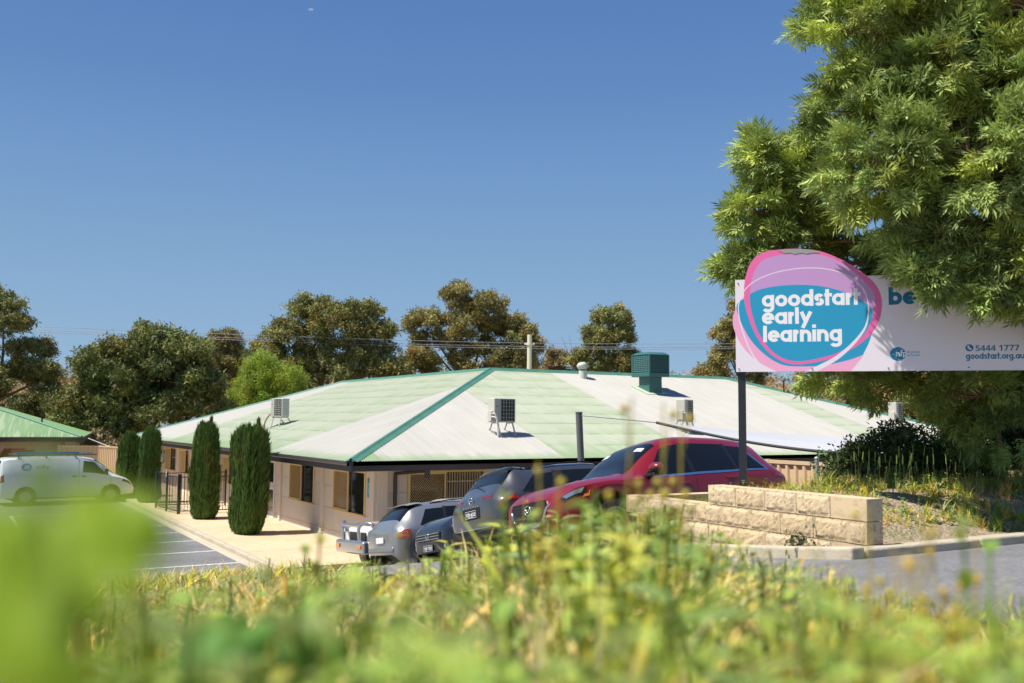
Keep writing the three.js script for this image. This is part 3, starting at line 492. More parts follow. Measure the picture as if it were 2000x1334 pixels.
  for (const b of pilB) { part('pilaster', rbox(0.19, 2.1, 0.12, 0.008, X(b), 1.19, 0.012), matPanel[0], side); part('sunlit_pilaster_foot', rbox(0.21, 0.14, 0.15, 0.008, X(b), 0.072 + 0.118 - 0.06, 0.02), matWhite, side); }  // projecting feet; their white colour paints in sunlight reaching below the eave shadow
  part('pilaster', rbox(0.3, 2.12, 0.14, 0.008, X(23.9), 1.18, 0.0), matPanel[1], side);
  for (const w of wins) windowUnit(side, X(w[1]), X(w[0]), w[2], w[3], { screen: [X(w[4][1]), X(w[4][0])], slats: w[5] });
  for (const d of doors) {
    const x0 = X(d[1]), x1 = X(d[0]), door = part('door', merge(box(x0, x0 + 0.12, d[2], d[3], -0.05, 0.012), box(x1 - 0.12, x1, d[2], d[3], -0.05, 0.012), box(x0 + 0.12, x1 - 0.12, d[2], 0.36, -0.05, 0.011), box(x0 + 0.12, x1 - 0.12, 1.08, 1.33, -0.05, 0.011), box(x0 + 0.12, x1 - 0.12, 2.0, d[3], -0.05, 0.011)), d[0] > 40 ? std(0.4, 0.13, 0.04, 0.5) : matWhite, side);
    part('pane', box(x0 + 0.12, x1 - 0.12, 1.33, 2.0, -0.03, -0.025), matGlass, door);
    part('pane', box(x0 + 0.12, x1 - 0.12, 0.36, 1.08, -0.03, -0.025), phys(0.1, 0.085, 0.055, 0.12), door);
    part('door_handle', rbox(0.14, 0.03, 0.05, 0.01, x1 - 0.1, 1.2, 0.03), std(0.5, 0.5, 0.5, 0.3, { metalness: 0.8 }), door);
  }
  part('skirting_shadow_gap', box(X(54.6), X(23.85), 0.02, 0.06, -0.07, -0.062), matDark, side);
  // street front: x = a - A0 - OVER, outside +z
  const front = new THREE.Group(); front.position.set(OVER, 0, -OVER);
  const F = (a) => a - A0 - OVER;
  clad(front, F(10.0), F(14.2), [[F(10.72), F(13.08), 0.75, 2.15]]);
  clad(front, F(14.35), F(18.5), []); clad(front, F(18.65), F(22.8), []); clad(front, F(22.95), F(36.7), []);
  part('pilaster', rbox(0.3, 2.12, 0.14, 0.008, F(9.98), 1.18, 0.005), matPanel[0], front);
  for (const a of [14.28, 18.58, 22.88]) part('pilaster', rbox(0.19, 2.1, 0.12, 0.008, F(a), 1.19, 0.012), matPanel[0], front);
  windowUnit(front, F(10.75), F(13.05), 0.8, 2.1, { screen: [F(10.75), F(11.86)], curtain: [F(11.9), F(13.0)] });
  part('curtain_rail', box(F(11.9), F(13.0), 1.83, 1.86, -0.012, -0.006), std(0.5, 0.42, 0.3, 0.7), front);
  // rainwater pipe with an elbow from the gutter, and the dark eave bracket
  part('downpipe', merge(bar(V3(F(10.34), 0.12, 0.07), V3(F(10.34), 2.12, 0.07), 0.05, 10), sbar(V3(F(10.34), 2.1, 0.07), V3(F(10.8), 2.2, 0.9), 0.09, 0.06)), matFascia, front);
  part('eave_bracket', box(F(10.72), F(10.86), 2.03, 2.4, OVER - 0.09, OVER - 0.031), matFascia, front);
  dissolve(side, hall); dissolve(front, hall);
}
// small blue notices fixed to the walls
{
  const notice = canvasTex(128, 256, (x, w, h) => { x.fillStyle = '#2d93ad'; x.fillRect(0, 0, w, h); x.fillStyle = '#7cc6c9'; x.beginPath(); x.ellipse(64, 100, 58, 34, 0, Math.PI, 0); x.fill(); x.fillStyle = '#2d93ad'; x.beginPath(); x.ellipse(64, 108, 46, 26, 0, Math.PI, 0); x.fill(); x.fillStyle = '#9ad4d8'; for (let i = 0; i < 5; i++) x.fillRect(18, 128 + i * 17, 92 - (i % 2) * 20, 6); x.fillStyle = '#1e6f96'; x.fillRect(0, 0, w, 58); });
  const add = (b, y0, y1, wd, label) => { const m = one('wall_notice', box(-0.01, 0, 0, y1 - y0, -wd / 2, wd / 2), new THREE.MeshStandardMaterial({ map: notice, roughness: 0.5 }), label, 'notice', 'blue notices on the car park wall'); atAB(m, A0 + OVER - 0.004, y0, b); };
  add(24.17, 1.45, 1.96, 0.3, 'blue and teal notice on the wall beside the corner window');
  add(44.05, 1.3, 1.98, 0.34, 'blue notice between the two tall pencil pines by the entry');
  add(52.2, 1.2, 1.85, 0.34, 'small blue notice at the far end of the cream wall');
}

// ---------------------------------------------------------------- plant on the roof
const roofF = (b) => EAVE + (b - B0) * RISE / HW, roofL = (a) => EAVE + (a - A0) * RISE / HW;
const matUnit = std(0.55, 0.525, 0.46, 0.55), matUnitGrey = std(0.4, 0.4, 0.37, 0.6), matPipe = std(0.74, 0.72, 0.67, 0.6), matGalv = std(0.5, 0.5, 0.5, 0.45, { metalness: 0.5 });
function acUnit(label, { pipes = 2, slope = RISE / HW, big = false } = {}) {
  const g = thing('air_conditioner', label, 'air conditioner', 'air conditioners on the roof');
  const w = 0.78, h = 0.7, d = 0.31, y = 0.33;
  part('casing', rbox(w, h, d, 0.02, 0, y + h / 2, 0), matUnit, g);
  const front = part('front_panel', box(-w / 2 + 0.015, -w / 2 + 0.225, y + 0.02, y + h - 0.02, d / 2, d / 2 + 0.012), matUnitGrey, g);
  part('badge', box(-w / 2 + 0.05, -w / 2 + 0.13, y + 0.46, y + 0.478, d / 2 + 0.012, d / 2 + 0.015), matDark, front);
  const recess = part('fan_recess', box(-w / 2 + 0.235, w / 2 - 0.05, y + 0.04, y + h - 0.02, d / 2 + 0.001, d / 2 + 0.004), std(0.02, 0.026, 0.03, 0.5), g);
  const wires = [], x0 = -w / 2 + 0.235, x1 = w / 2 - 0.05, n = big ? 5 : 5, m = big ? 8 : 6;
  for (let i = 0; i <= n; i++) wires.push(box(lerp(x0, x1, i / n) - 0.005, lerp(x0, x1, i / n) + 0.005, y + 0.04, y + h - 0.02, d / 2 + 0.012, d / 2 + 0.018));
  for (let i = 0; i <= m; i++) wires.push(box(x0, x1, lerp(y + 0.04, y + h - 0.02, i / m) - 0.005, lerp(y + 0.04, y + h - 0.02, i / m) + 0.005, d / 2 + 0.018, d / 2 + 0.024));
  part('grille', merge(wires), big ? matUnit : matUnitGrey, recess);
  part('fan', merge([0, 1, 2].map((k) => box(-0.045, 0.045, 0, 0.26, 0, 0.01).rotateZ(k * 2.094).translate((x0 + x1) / 2, y + h / 2 + 0.02, d / 2 + 0.004)), cyl(0.05, 0.05, 0.012, 12).rotateX(Math.PI / 2).translate((x0 + x1) / 2, y + h / 2 + 0.02, d / 2 + 0.004)), matDark, recess);
  part('side_vent', merge(Array.from({ length: 9 }, (_, i) => box(w / 2, w / 2 + 0.006, y + 0.1 + i * 0.07, y + 0.135 + i * 0.07, -d / 2 + 0.04, d / 2 - 0.04))), matUnitGrey, g);
  part('valve_cover', rbox(0.08, 0.3, 0.18, 0.012, -w / 2 - 0.04, y + 0.18, 0.02), matUnit, g);
  for (let k = 0; k < pipes; k++) part('pipe', tube([V3(-w / 2 - 0.06, y + 0.26 - k * 0.1, 0.1), V3(-w / 2 + 0.02, y + 0.24 - k * 0.1, 0.17 + k * 0.03), V3(-w / 2 + 0.12 - k * 0.06, y - 0.06, 0.2 + k * 0.03), V3(-w / 2 + 0.12 - k * 0.05, y - 0.42 - 0.2 * slope, 0.22 + k * 0.03)], 0.022, 20, 8), matPipe, g);
  // stand: two raked legs each side down to the roof sheets
  for (const x of [-w / 2 + 0.14, w / 2 - 0.1]) part('leg', merge(sbar(V3(x, y, 0.13), V3(x + 0.03, -0.26 * slope, 0.26), 0.035), sbar(V3(x, y, -0.13), V3(x + 0.03, 0.3 * slope, -0.3), 0.035), sbar(V3(x, y - 0.015, -0.17), V3(x, y - 0.015, 0.17), 0.035), sbar(V3(x + 0.03, -0.3 * slope + 0.02, 0.3), V3(x + 0.03, 0.34 * slope + 0.02, -0.34), 0.03)), matGalv, g);
  return g;
}
atAB(acUnit('cream air conditioner with two white pipes near the front hip of the roof'), 14.05, roofF(24.55), 24.55, 0.12);
atAB(acUnit('cream air conditioner with a square wire grille on the roof below the green cooler', { big: true, pipes: 1 }), 21.25, roofF(24.85), 24.85, 0.5);
atAB(acUnit('cream air conditioner at the right end of the roof among the tree branches', { big: true, pipes: 1 }), 32.2, roofF(25.1), 25.1, 0.35);
atAB(acUnit('cream air conditioner on the roof slope above the pencil pines', { pipes: 0, big: true }), 10.95, roofL(10.95), 36.1, -1.3);
{
  const p = one('pipe_run', tube([V3(0, 0, 0), V3(0.06, 0.3, 0), V3(0.2, 0.55, 0), V3(0.42, 0.72, 0)], 0.03, 20, 7), std(0.36, 0.17, 0.12, 0.7), 'rust brown insulated pipe rising from the roof to an air conditioner above the pines', 'pipe');
  atAB(p, 10.45, roofL(10.45), 36.55, -0.3);
}
{ // evaporative cooler
  const c = thing('evaporative_cooler', 'dark green boxy evaporative cooler with louvred sides on the white roof', 'cooler');
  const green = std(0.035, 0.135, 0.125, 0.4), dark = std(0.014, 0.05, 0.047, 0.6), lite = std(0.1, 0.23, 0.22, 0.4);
  atAB(c, 23.35, roofF(29.3), 29.3);
  const w = 0.98, d = 1.12, y0 = 0.52, y1 = 1.36;
  part('duct', merge(box(-0.3, 0.3, -0.2, y0, -0.32, 0.32)), green, c);
  part('duct_flashing', tri([-0.55, -0.5 * 0.33 + 0.02, 0.5, 0.55, -0.5 * 0.33 + 0.02, 0.5, 0.55, 0.5 * 0.33 + 0.02, -0.5, -0.55, 0.5 * 0.33 + 0.02, -0.5], null, [0, 1, 2, 0, 2, 3]), std(0.5, 0.62, 0.4, 0.6), c);
  part('tray', rbox(w, 0.16, d, 0.03, 0, y0 + 0.08, 0), green, c);
  part('lid', new THREE.CylinderGeometry(0.52, 0.72, 0.1, 4, 1).rotateY(Math.PI / 4).scale(w / 1.0, 1, d / 1.0).translate(0, y1 + 0.05, 0), green, c);
  part('pad_core', box(-w / 2 + 0.06, w / 2 - 0.06, y0 + 0.15, y1, -d / 2 + 0.06, d / 2 - 0.06), dark, c);
  for (const [sx, sz] of [[1, 1], [-1, 1], [1, -1], [-1, -1]]) part('corner_post', box(sx * (w / 2 - 0.075), sx * (w / 2 - 0.005), y0 + 0.16, y1, sz * (d / 2 - 0.075), sz * (d / 2 - 0.005)), green, c);
  const pad = (len, out) => { const gs = []; for (let i = 0; i < 9; i++) gs.push(box(-len / 2, len / 2, y0 + 0.2 + i * 0.07, y0 + 0.225 + i * 0.07, out - 0.03, out)); for (let i = 1; i < 9; i++) gs.push(box(lerp(-len / 2, len / 2, i / 9) - 0.011, lerp(-len / 2, len / 2, i / 9) + 0.011, y0 + 0.17, y1, out - 0.025, out - 0.004)); return merge(gs); };
  part('louvre_panel', pad(w - 0.14, d / 2 - 0.01), green, c);
  part('louvre_panel', pad(w - 0.14, d / 2 - 0.01).rotateY(Math.PI), green, c);
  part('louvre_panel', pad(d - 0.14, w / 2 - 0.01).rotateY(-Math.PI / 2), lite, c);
  part('louvre_panel', pad(d - 0.14, w / 2 - 0.01).rotateY(Math.PI / 2), green, c);
}
{ // turbine vent
  const v = thing('roof_turbine_vent', 'small round spinning turbine vent on the roof near the ridge', 'roof vent');
  const m = std(0.56, 0.6, 0.5, 0.5);
  atAB(v, 21.2, roofF(30.75), 30.75);
  part('neck', cyl(0.17, 0.16, 0.36, 20, 0, -0.08, 0), m, v);
  const fins = [];
  for (let i = 0; i < 18; i++) fins.push(gridGeo(1, 8, (u, q) => { const a = i / 18 * Math.PI * 2 + u * 0.38, e = -0.9 + q * 2.3, r = 0.19 * Math.cos(e) * (1 + 0.17 * u) + 0.02; return [r * Math.cos(a), 0.45 + 0.16 * Math.sin(e), r * Math.sin(a)]; }));
  part('turbine', merge(fins), std(0.56, 0.6, 0.5, 0.5, { side: THREE.DoubleSide }), v);
  part('turbine_core', new THREE.SphereGeometry(0.15, 16, 10).scale(1, 0.9, 1).translate(0, 0.45, 0), std(0.3, 0.32, 0.27, 0.7), v);
}
{ // cream pole behind the ridge
  const p = thing('concrete_pole', 'tall cream pole with a collar behind the roof ridge', 'pole');
  p.position.set(0.95, 0, -52);
  const m = std(0.62, 0.56, 0.45, 0.8);
  part('shaft', cyl(0.15, 0.12, 8.17, 16), m, p);
  part('collar', merge(cyl(0.19, 0.19, 0.1, 16, 0, 7.6, 0), rbox(0.56, 0.09, 0.12, 0.02, 0, 7.66, 0)), m, p);
}
// small thin flue on the right roof
{ const f = one('roof_flue', merge(cyl(0.03, 0.03, 0.5, 8), cyl(0.05, 0.05, 0.06, 8, 0, 0.48, 0)), matDark, 'thin dark flue standing on the roof right of the cooler', 'flue'); atAB(f, 30.8, roofF(29.6) - 0.02, 29.6); }
// overhead wires
{
  const wire = std(0.3, 0.3, 0.32, 0.5);
  const ys = [[12.45, 11.75, 12.1], [12.0, 11.3, 11.75], [12.2, 11.52, 11.92]];
  ['uppermost thin overhead wire crossing the treetops', 'lowest thin overhead wire crossing the treetops', 'middle thin overhead wire crossing the treetops'].forEach((l, i) => one('overhead_wire', tube([V3(-75, ys[i][0] + 0.2, -84 - i * 0.5), V3(-40, ys[i][0] - 1.1, -84 - i * 0.5), V3(0, ys[i][1] - 1.45, -84 - i * 0.5), V3(36, ys[i][2] - 1.5, -84 - i * 0.5), V3(70, ys[i][2] - 1.0, -84 - i * 0.5)], 0.022, 40, 5), wire, l, 'wire', 'overhead wires'));
}
{ // an aircraft, two bright specks in the sky
  const p = thing('aircraft', 'tiny white aircraft high in the blue sky', 'aircraft');
  p.position.set(-328, 660, -1500); p.rotation.set(0, 0.5, 0);
  const m = std(0.9, 0.9, 0.9, 0.5);
  part('fuselage', new THREE.CapsuleGeometry(0.5, 7, 4, 10).rotateZ(Math.PI / 2), m, p);
  part('wings', merge(box(-0.8, 0.8, -0.1, 0.1, -4.6, 4.6), box(2.9, 3.9, 0, 0.12, -1.6, 1.6)), m, p);
  part('tail_fin', box(2.9, 4.0, 0.1, 1.7, -0.08, 0.08), m, p);
}

// ---------------------------------------------------------------- vehicles: bodies lofted from stations, x forwards, z to the right
const tyreMat = std(0.016, 0.016, 0.017, 0.85), rimMat = std(0.45, 0.45, 0.46, 0.3, { metalness: 0.85 }), chrome = std(0.75, 0.76, 0.78, 0.12, { metalness: 1 }), trimBlack = std(0.012, 0.012, 0.013, 0.45), lampRed = phys(0.42, 0.008, 0.012, 0.08, { clearcoat: 1 }), lampClear = phys(0.55, 0.57, 0.6, 0.06, { clearcoat: 1, metalness: 0.7 }), amber = phys(0.75, 0.25, 0.03, 0.15, { clearcoat: 1 });
const carGlass = phys(0.008, 0.01, 0.012, 0.05, { ior: 1.5, specularIntensity: 0.8 });
const paint = (r, g, b, metal = 0.35, rough = 0.32) => phys(r, g, b, rough, { metalness: metal, clearcoat: 1, clearcoatRoughness: 0.03 });
const tyreGeo = (r, w) => new THREE.LatheGeometry([[r * 0.62, -w / 2 + 0.01], [r * 0.66, -w / 2], [r * 0.93, -w / 2 + 0.004], [r, -w / 2 + 0.035], [r, w / 2 - 0.035], [r * 0.93, w / 2 - 0.004], [r * 0.66, w / 2], [r * 0.62, w / 2 - 0.01]].map((p) => new THREE.Vector2(...p)), 40).rotateX(Math.PI / 2);
const rimGeo = (r, w, n) => { const gs = [new THREE.TorusGeometry(r * 0.62, 0.016, 8, 40).translate(0, 0, w / 2 - 0.02), cyl(0.055, 0.05, 0.05, 16).rotateX(Math.PI / 2).translate(0, 0, w / 2 - 0.06)]; for (let i = 0; i < n; i++) gs.push(box(-0.028, 0.028, 0.03, r * 0.62, w / 2 - 0.05, w / 2 - 0.025).rotateZ(i / n * Math.PI * 2)); gs.push(cyl(r * 0.6, r * 0.6, 0.02, 32).rotateX(Math.PI / 2).translate(0, 0, w / 2 - 0.12)); return merge(gs); };
const plateTex = (txt, bg, fg, bar2) => canvasTex(256, 96, (x, w, h) => { x.fillStyle = bg; x.fillRect(0, 0, w, h); x.strokeStyle = fg; x.lineWidth = 4; x.strokeRect(4, 4, w - 8, h - 8); x.fillStyle = fg; x.font = 'bold 66px sans-serif'; x.textAlign = 'center'; x.fillText(txt, w / 2, 72, w - 30); if (bar2) x.fillRect(70, 80, 116, 5); });
function carKit(spec) {
  const cols = [1, 2, 3, 4, 5, 6].map((c) => pchip(spec.stations.map((s) => [s[0], s[c]])));
  const [fyb, fys, fyt, fwb, fwm, fwt] = cols, st = spec.stations, x0 = st[0][0], x1 = st[st.length - 1][0];
  const arch = (x) => { let y = fyb(x); for (const xw of spec.axles) { const dx = x - xw, r = spec.archR; if (Math.abs(dx) < r) y = Math.max(y, spec.wheelR + Math.sqrt(r * r - dx * dx) * (spec.archSquash ?? 1)); } return y; };
  const cr = (p0, p1, p2, p3, t) => { const f = (a, b, c, d) => 0.5 * (2 * b + (c - a) * t + (2 * a - 5 * b + 4 * c - d) * t * t + (3 * b - a - 3 * c + d) * t * t * t); return [f(p0[0], p1[0], p2[0], p3[0]), f(p0[1], p1[1], p2[1], p3[1])]; };
  function sec(x, v, s = 1) { // contour from the sill (v = 0) over the belt (3) and the roof edge (4) to the roof centre (6)
    const yb = arch(x), ys = Math.max(fys(x), yb + 0.06), yt = Math.max(fyt(x), ys + 0.012), wb = fwb(x), wm = fwm(x), wt = fwt(x), dr = Math.min(0.085, (yt - ys) * 0.32);
    const P = [[wb - 0.05, yb], [wb, yb + Math.min(0.05, (ys - yb) * 0.2)], [wm, yb + (ys - yb) * 0.64], [wm - (spec.tumble ?? 0.025), ys], [wt, yt - dr], [wt * 0.74, yt - dr * 0.2], [0, yt]];
    let q;
    if (v <= 3) { const i = Math.min(2, Math.floor(v)); q = cr(P[Math.max(0, i - 1)], P[i], P[i + 1], i === 2 ? [P[3][0] - 0.01, P[3][1] + 0.02] : P[Math.min(6, i + 2)], v - i); }
    else if (v <= 4) { const t = v - 3, bow = Math.sin(t * Math.PI) * 0.018; q = [lerp(P[3][0], P[4][0], t) + bow, lerp(P[3][1], P[4][1], t)]; }
    else { const i = Math.min(5, Math.floor(v)); q = cr(i === 4 ? [P[4][0] + 0.02, P[4][1] - 0.05] : P[i - 1], P[i], P[i + 1], i === 5 ? [-P[5][0], P[5][1]] : P[i + 2], v - i); }
    return V3(x, q[1], s * Math.max(0, q[0]));
  }
  const nor = (x, v, s) => { const e = 0.004, a = sec(Math.min(x1, x + e), v, s).sub(sec(Math.max(x0, x - e), v, s)), b = sec(x, Math.min(6, v + e), s).sub(sec(x, Math.max(0, v - e), s)); const n = a.cross(b).normalize(); return s > 0 ? n : n.negate(); };
  const body = () => {
    const NX = 150, vs = []; for (let i = 0; i <= 12; i++) vs.push(i * 0.25); for (let i = 1; i <= 4; i++) vs.push(3 + i * 0.25); for (let i = 1; i <= 8; i++) vs.push(4 + i * 0.25);
    const ring = [...vs.map((v) => [v, 1]), ...vs.slice(0, -1).reverse().map((v) => [v, -1])], n = ring.length, p = [], ix = [];
    for (let i = 0; i <= NX; i++) { const x = lerp(x0, x1, i / NX); for (const [v, s] of ring) { const q = sec(x, v, s); p.push(q.x, q.y, q.z); } }
    for (let i = 0; i < NX; i++) for (let j = 0; j < n - 1; j++) { const k = i * n + j; ix.push(k, k + n, k + 1, k + n, k + n + 1, k + 1); }
    for (const [i, f] of [[0, -1], [NX, 1]]) for (let j = 1; j < n - 1; j++) { const a = i * n, b = i * n + j, c = i * n + j + 1; f > 0 ? ix.push(a, c, b) : ix.push(a, b, c); }
    const g = new THREE.BufferGeometry(); g.setAttribute('position', new THREE.Float32BufferAttribute(p, 3)); g.setIndex(ix);
    return toCreasedNormals(g, 0.55);
  };
  // a patch lying on the skin: fn(u, v) -> [x, v] on the loft
  const patch = (nu, nv, fn, off = 0.004, sides = [1, -1]) => merge(sides.map((s) => { const g = gridGeo(nu, nv, (u, w) => { const [x, v] = fn(u, w), q = sec(x, v, s).addScaledVector(nor(x, v, s), off); return [q.x, q.y, q.z]; }); if (s < 0) { const a = g.index.array; for (let i = 0; i < a.length; i += 3) { const t = a[i]; a[i] = a[i + 1]; a[i + 1] = t; } g.computeVertexNormals(); } return g; }));
  const rect = (xa, xb, va, vb, off = 0.004, sides) => patch(14, 6, (u, w) => [lerp(xa, xb, u), lerp(va, vb, w)], off, sides);
  const side = (bot, top, va, vb, off = 0.004, sides) => patch(18, 8, (u, w) => { const xa = lerp(bot[0], top[0], w), xb = lerp(bot[1], top[1], w); return [lerp(xa, xb, u), lerp(va, vb, w)]; }, off, sides);
  const line = (xa, va, xb, vb, wd = 0.012, sides) => patch(8, 1, (u, w) => [lerp(xa, xb, u) + (Math.abs(xb - xa) < Math.abs(vb - va) * 0.3 ? (w - 0.5) * wd : 0), lerp(va, vb, u) + (Math.abs(xb - xa) < Math.abs(vb - va) * 0.3 ? 0 : (w - 0.5) * wd * 3)], 0.003, sides);
  return { sec, nor, body, patch, rect, side, line, arch, x0, x1 };
}
function car(name, label, spec) {
  const k = carKit(spec), g = thing(name, label, spec.category ?? 'car');
  const body = part('body', k.body(), spec.paint, g);
  part('underbody', merge(box(k.x0 + 0.35, k.x1 - 0.35, spec.floor ?? 0.24, 0.5, -spec.half + 0.16, spec.half - 0.16)), trimBlack, g);
  for (const x of spec.axles) for (const s of [1, -1]) {
    const w = part('wheel', tyreGeo(spec.wheelR, 0.23), tyreMat, g);
    w.position.set(x, spec.wheelR, s * (spec.half - 0.135)); if (s < 0) w.rotation.y = Math.PI;
    part('rim', rimGeo(spec.wheelR, 0.23, spec.spokes ?? 5), rimMat, w);
    part('wheel_well', new THREE.CylinderGeometry(spec.archR + 0.01, spec.archR + 0.01, 0.42, 28, 1, true, 0, Math.PI).rotateX(Math.PI / 2).rotateZ(Math.PI / 2 * 0).translate(x, spec.wheelR, s * (spec.half - 0.28)), trimBlack, body);
    part('arch_trim', k.patch(24, 1, (u, w2) => { const a = lerp(0.12, Math.PI - 0.12, u); return [x + Math.cos(a) * (spec.archR - 0.002), 0.02 + w2 * (spec.archTrim ?? 0.3)]; }, 0.004, [s]), spec.trim ?? trimBlack, body);
  }
  return { g, k, body };
}
function placeCar(g, a, b, dir) { // dir -1: nose towards -a; parked across the slope of the ramp
  const f = V3(RX, 0, RZ).multiplyScalar(dir), n = V3(0, 1, 0).addScaledVector(V3(LX, 0, LZ), -slopeAt(b)).normalize(), r = f.clone().cross(n);
  g.quaternion.setFromRotationMatrix(new THREE.Matrix4().makeBasis(f, n, r)); g.position.copy(W(a, ramp(b) + 0.004, b));
}
const suvStations = (o = {}) => { const H = o.h ?? 1.68, e = o.e ?? 0; return [
  [-2.28, 0.5, 0.72, 0.96, 0.6, 0.66, 0.56], [-2.24, 0.4, 0.84, 1.05, 0.74, 0.8, 0.66], [-2.12, 0.32, 0.98, 1.16, 0.82, 0.88, 0.67], [-1.95, 0.27, 1.03, 1.34, 0.85, 0.905, 0.645], [-1.72, 0.25, 1.045, 1.54, 0.87, 0.92, 0.61], [-1.45, 0.24, 1.04, H - 0.06, 0.88, 0.92, 0.61], [-0.9, 0.24, 1.02, H - 0.015, 0.88, 0.92, 0.63], [-0.3, 0.24, 1.0, H, 0.88, 0.92, 0.64], [0.0, 0.24, 0.985, H - 0.02, 0.88, 0.92, 0.63], [0.25, 0.24, 0.98, H - 0.09, 0.88, 0.92, 0.615], [0.6, 0.24, 0.975, H - 0.29, 0.88, 0.92, 0.62], [0.9, 0.24, 0.97, H - 0.5, 0.88, 0.92, 0.66], [1.08, 0.24, 0.965, 1.09, 0.88, 0.915, 0.72], [1.45, 0.24, 0.95, 1.05, 0.87, 0.91, 0.72], [1.95, 0.25, 0.875, 0.965, 0.83, 0.86, 0.67], [2.14, 0.26, 0.79, 0.87, 0.75, 0.79, 0.6], [2.235, 0.29, 0.7, 0.78, 0.66, 0.7, 0.52], [2.275, 0.33, 0.6, 0.68, 0.58, 0.62, 0.46]]; };
const suvBase = (o) => ({ stations: suvStations(o), axles: [-1.34, 1.36], wheelR: 0.36, archR: 0.425, half: 0.92, ...o });
function suvDetails({ g, k, body }, o) {
  // windows
  const shield = part('windscreen', k.rect(0.28, 1.02, 4.12, 6, 0.004), carGlass, body);
  part('rear_window', k.rect(-2.02, -1.56, 4.3, 6, 0.004), carGlass, body);
  for (const s of [1, -1]) part('side_window', k.side([-0.17, 0.8], [-0.1, 0.26], 3.1, 3.88, 0.004, [s]), carGlass, body);
  for (const s of [1, -1]) part('side_window', k.side([-1.08, -0.25], [-1.0, -0.18], 3.1, 3.88, 0.004, [s]), carGlass, body);
  for (const s of [1, -1]) part('side_window', k.side([-1.76, -1.14], [-1.42, -1.06], 3.1, 3.84, 0.004, [s]), carGlass, body);
  part('pillar_trim', merge(k.side([-0.25, -0.17], [-0.18, -0.1], 3.08, 3.92, 0.0045), k.side([-1.14, -1.08], [-1.06, -1.0], 3.08, 3.9, 0.0045)), trimBlack, body);
  for (const s of [1, -1]) part('belt_trim', k.rect(-1.78, 0.84, 3.03, 3.09, 0.006, [s]), o.beltTrim ?? chrome, body);
  if (o.archTrimLine) part('window_trim', k.side([-1.78, -1.72], [-1.42, -1.36], 3.08, 3.9, 0.006), chrome, body);
  for (const s of [1, -1]) part('sill_trim', k.rect(-0.92, 0.92, 0.0, 1.02, 0.006, [s]), trimBlack, body);
  for (const [xa, xb] of [[-1.12, 0], [-0.22, 0], [0.9, 0]]) part('door_gap', k.patch(1, 14, (u, w) => [lerp(xa, xa + 0.007, u), lerp(0.9, 3.0, w)], 0.0015), trimBlack, body);
  for (const x of [-0.95, 0.02]) for (const s of [1, -1]) { const q = k.sec(x, 2.55, s); part('door_handle', rbox(0.22, 0.035, 0.04, 0.012, q.x, q.y, q.z + s * 0.012), o.paint, body); }
  for (const s of [1, -1]) { // mirrors
    const q = k.sec(0.66, 3.05, s), m = part('mirror', new THREE.SphereGeometry(1, 20, 14).scale(0.1, 0.085, 0.14).translate(q.x, q.y + 0.12, q.z + s * 0.16), o.paint, g);
    part('mirror_base', merge(rbox(0.14, 0.05, 0.2, 0.015, q.x + 0.01, q.y + 0.03, q.z + s * 0.1), new THREE.SphereGeometry(1, 16, 10, 0, 7, 1.6, 1.6).scale(0.102, 0.088, 0.142).translate(q.x, q.y + 0.115, q.z + s * 0.16)), trimBlack, m);
  }
  // nose
  if (o.front) {
    for (const s of [1, -1]) part('headlamp', k.side([1.86, 2.16], [1.8, 2.2], 2.45, 2.98, 0.005, [s]), trimBlack, body);
    for (const s of [1, -1]) part('headlamp_lens', k.side([1.9, 2.13], [1.84, 2.17], 2.56, 2.9, 0.009, [s]), lampClear, body);
    for (const s of [1, -1]) part('indicator', k.side([1.78, 1.9], [1.76, 1.86], 2.3, 2.44, 0.006, [s]), amber, body);
  }
  if (o.rear) {
    for (const s of [1, -1]) part('tail_lamp', k.side([-2.2, -1.86], [-2.17, -1.92], 2.62, 2.98, 0.006, [s]), lampRed, body);
    for (const s of [1, -1]) part('tail_lamp_strip', k.side([-2.17, -1.98], [-2.16, -2.0], 2.74, 2.8, 0.011, [s]), lampClear, body);
  }
  for (const s of [1, -1]) if (o.rails) part('roof_rail', tube([-1.5, -0.9, -0.2, 0.35].map((x, i) => k.sec(x, 4.5, s).add(V3(0, i % 3 ? 0.035 : 0.005, 0))), 0.014, 20, 6), o.rails, body);
}
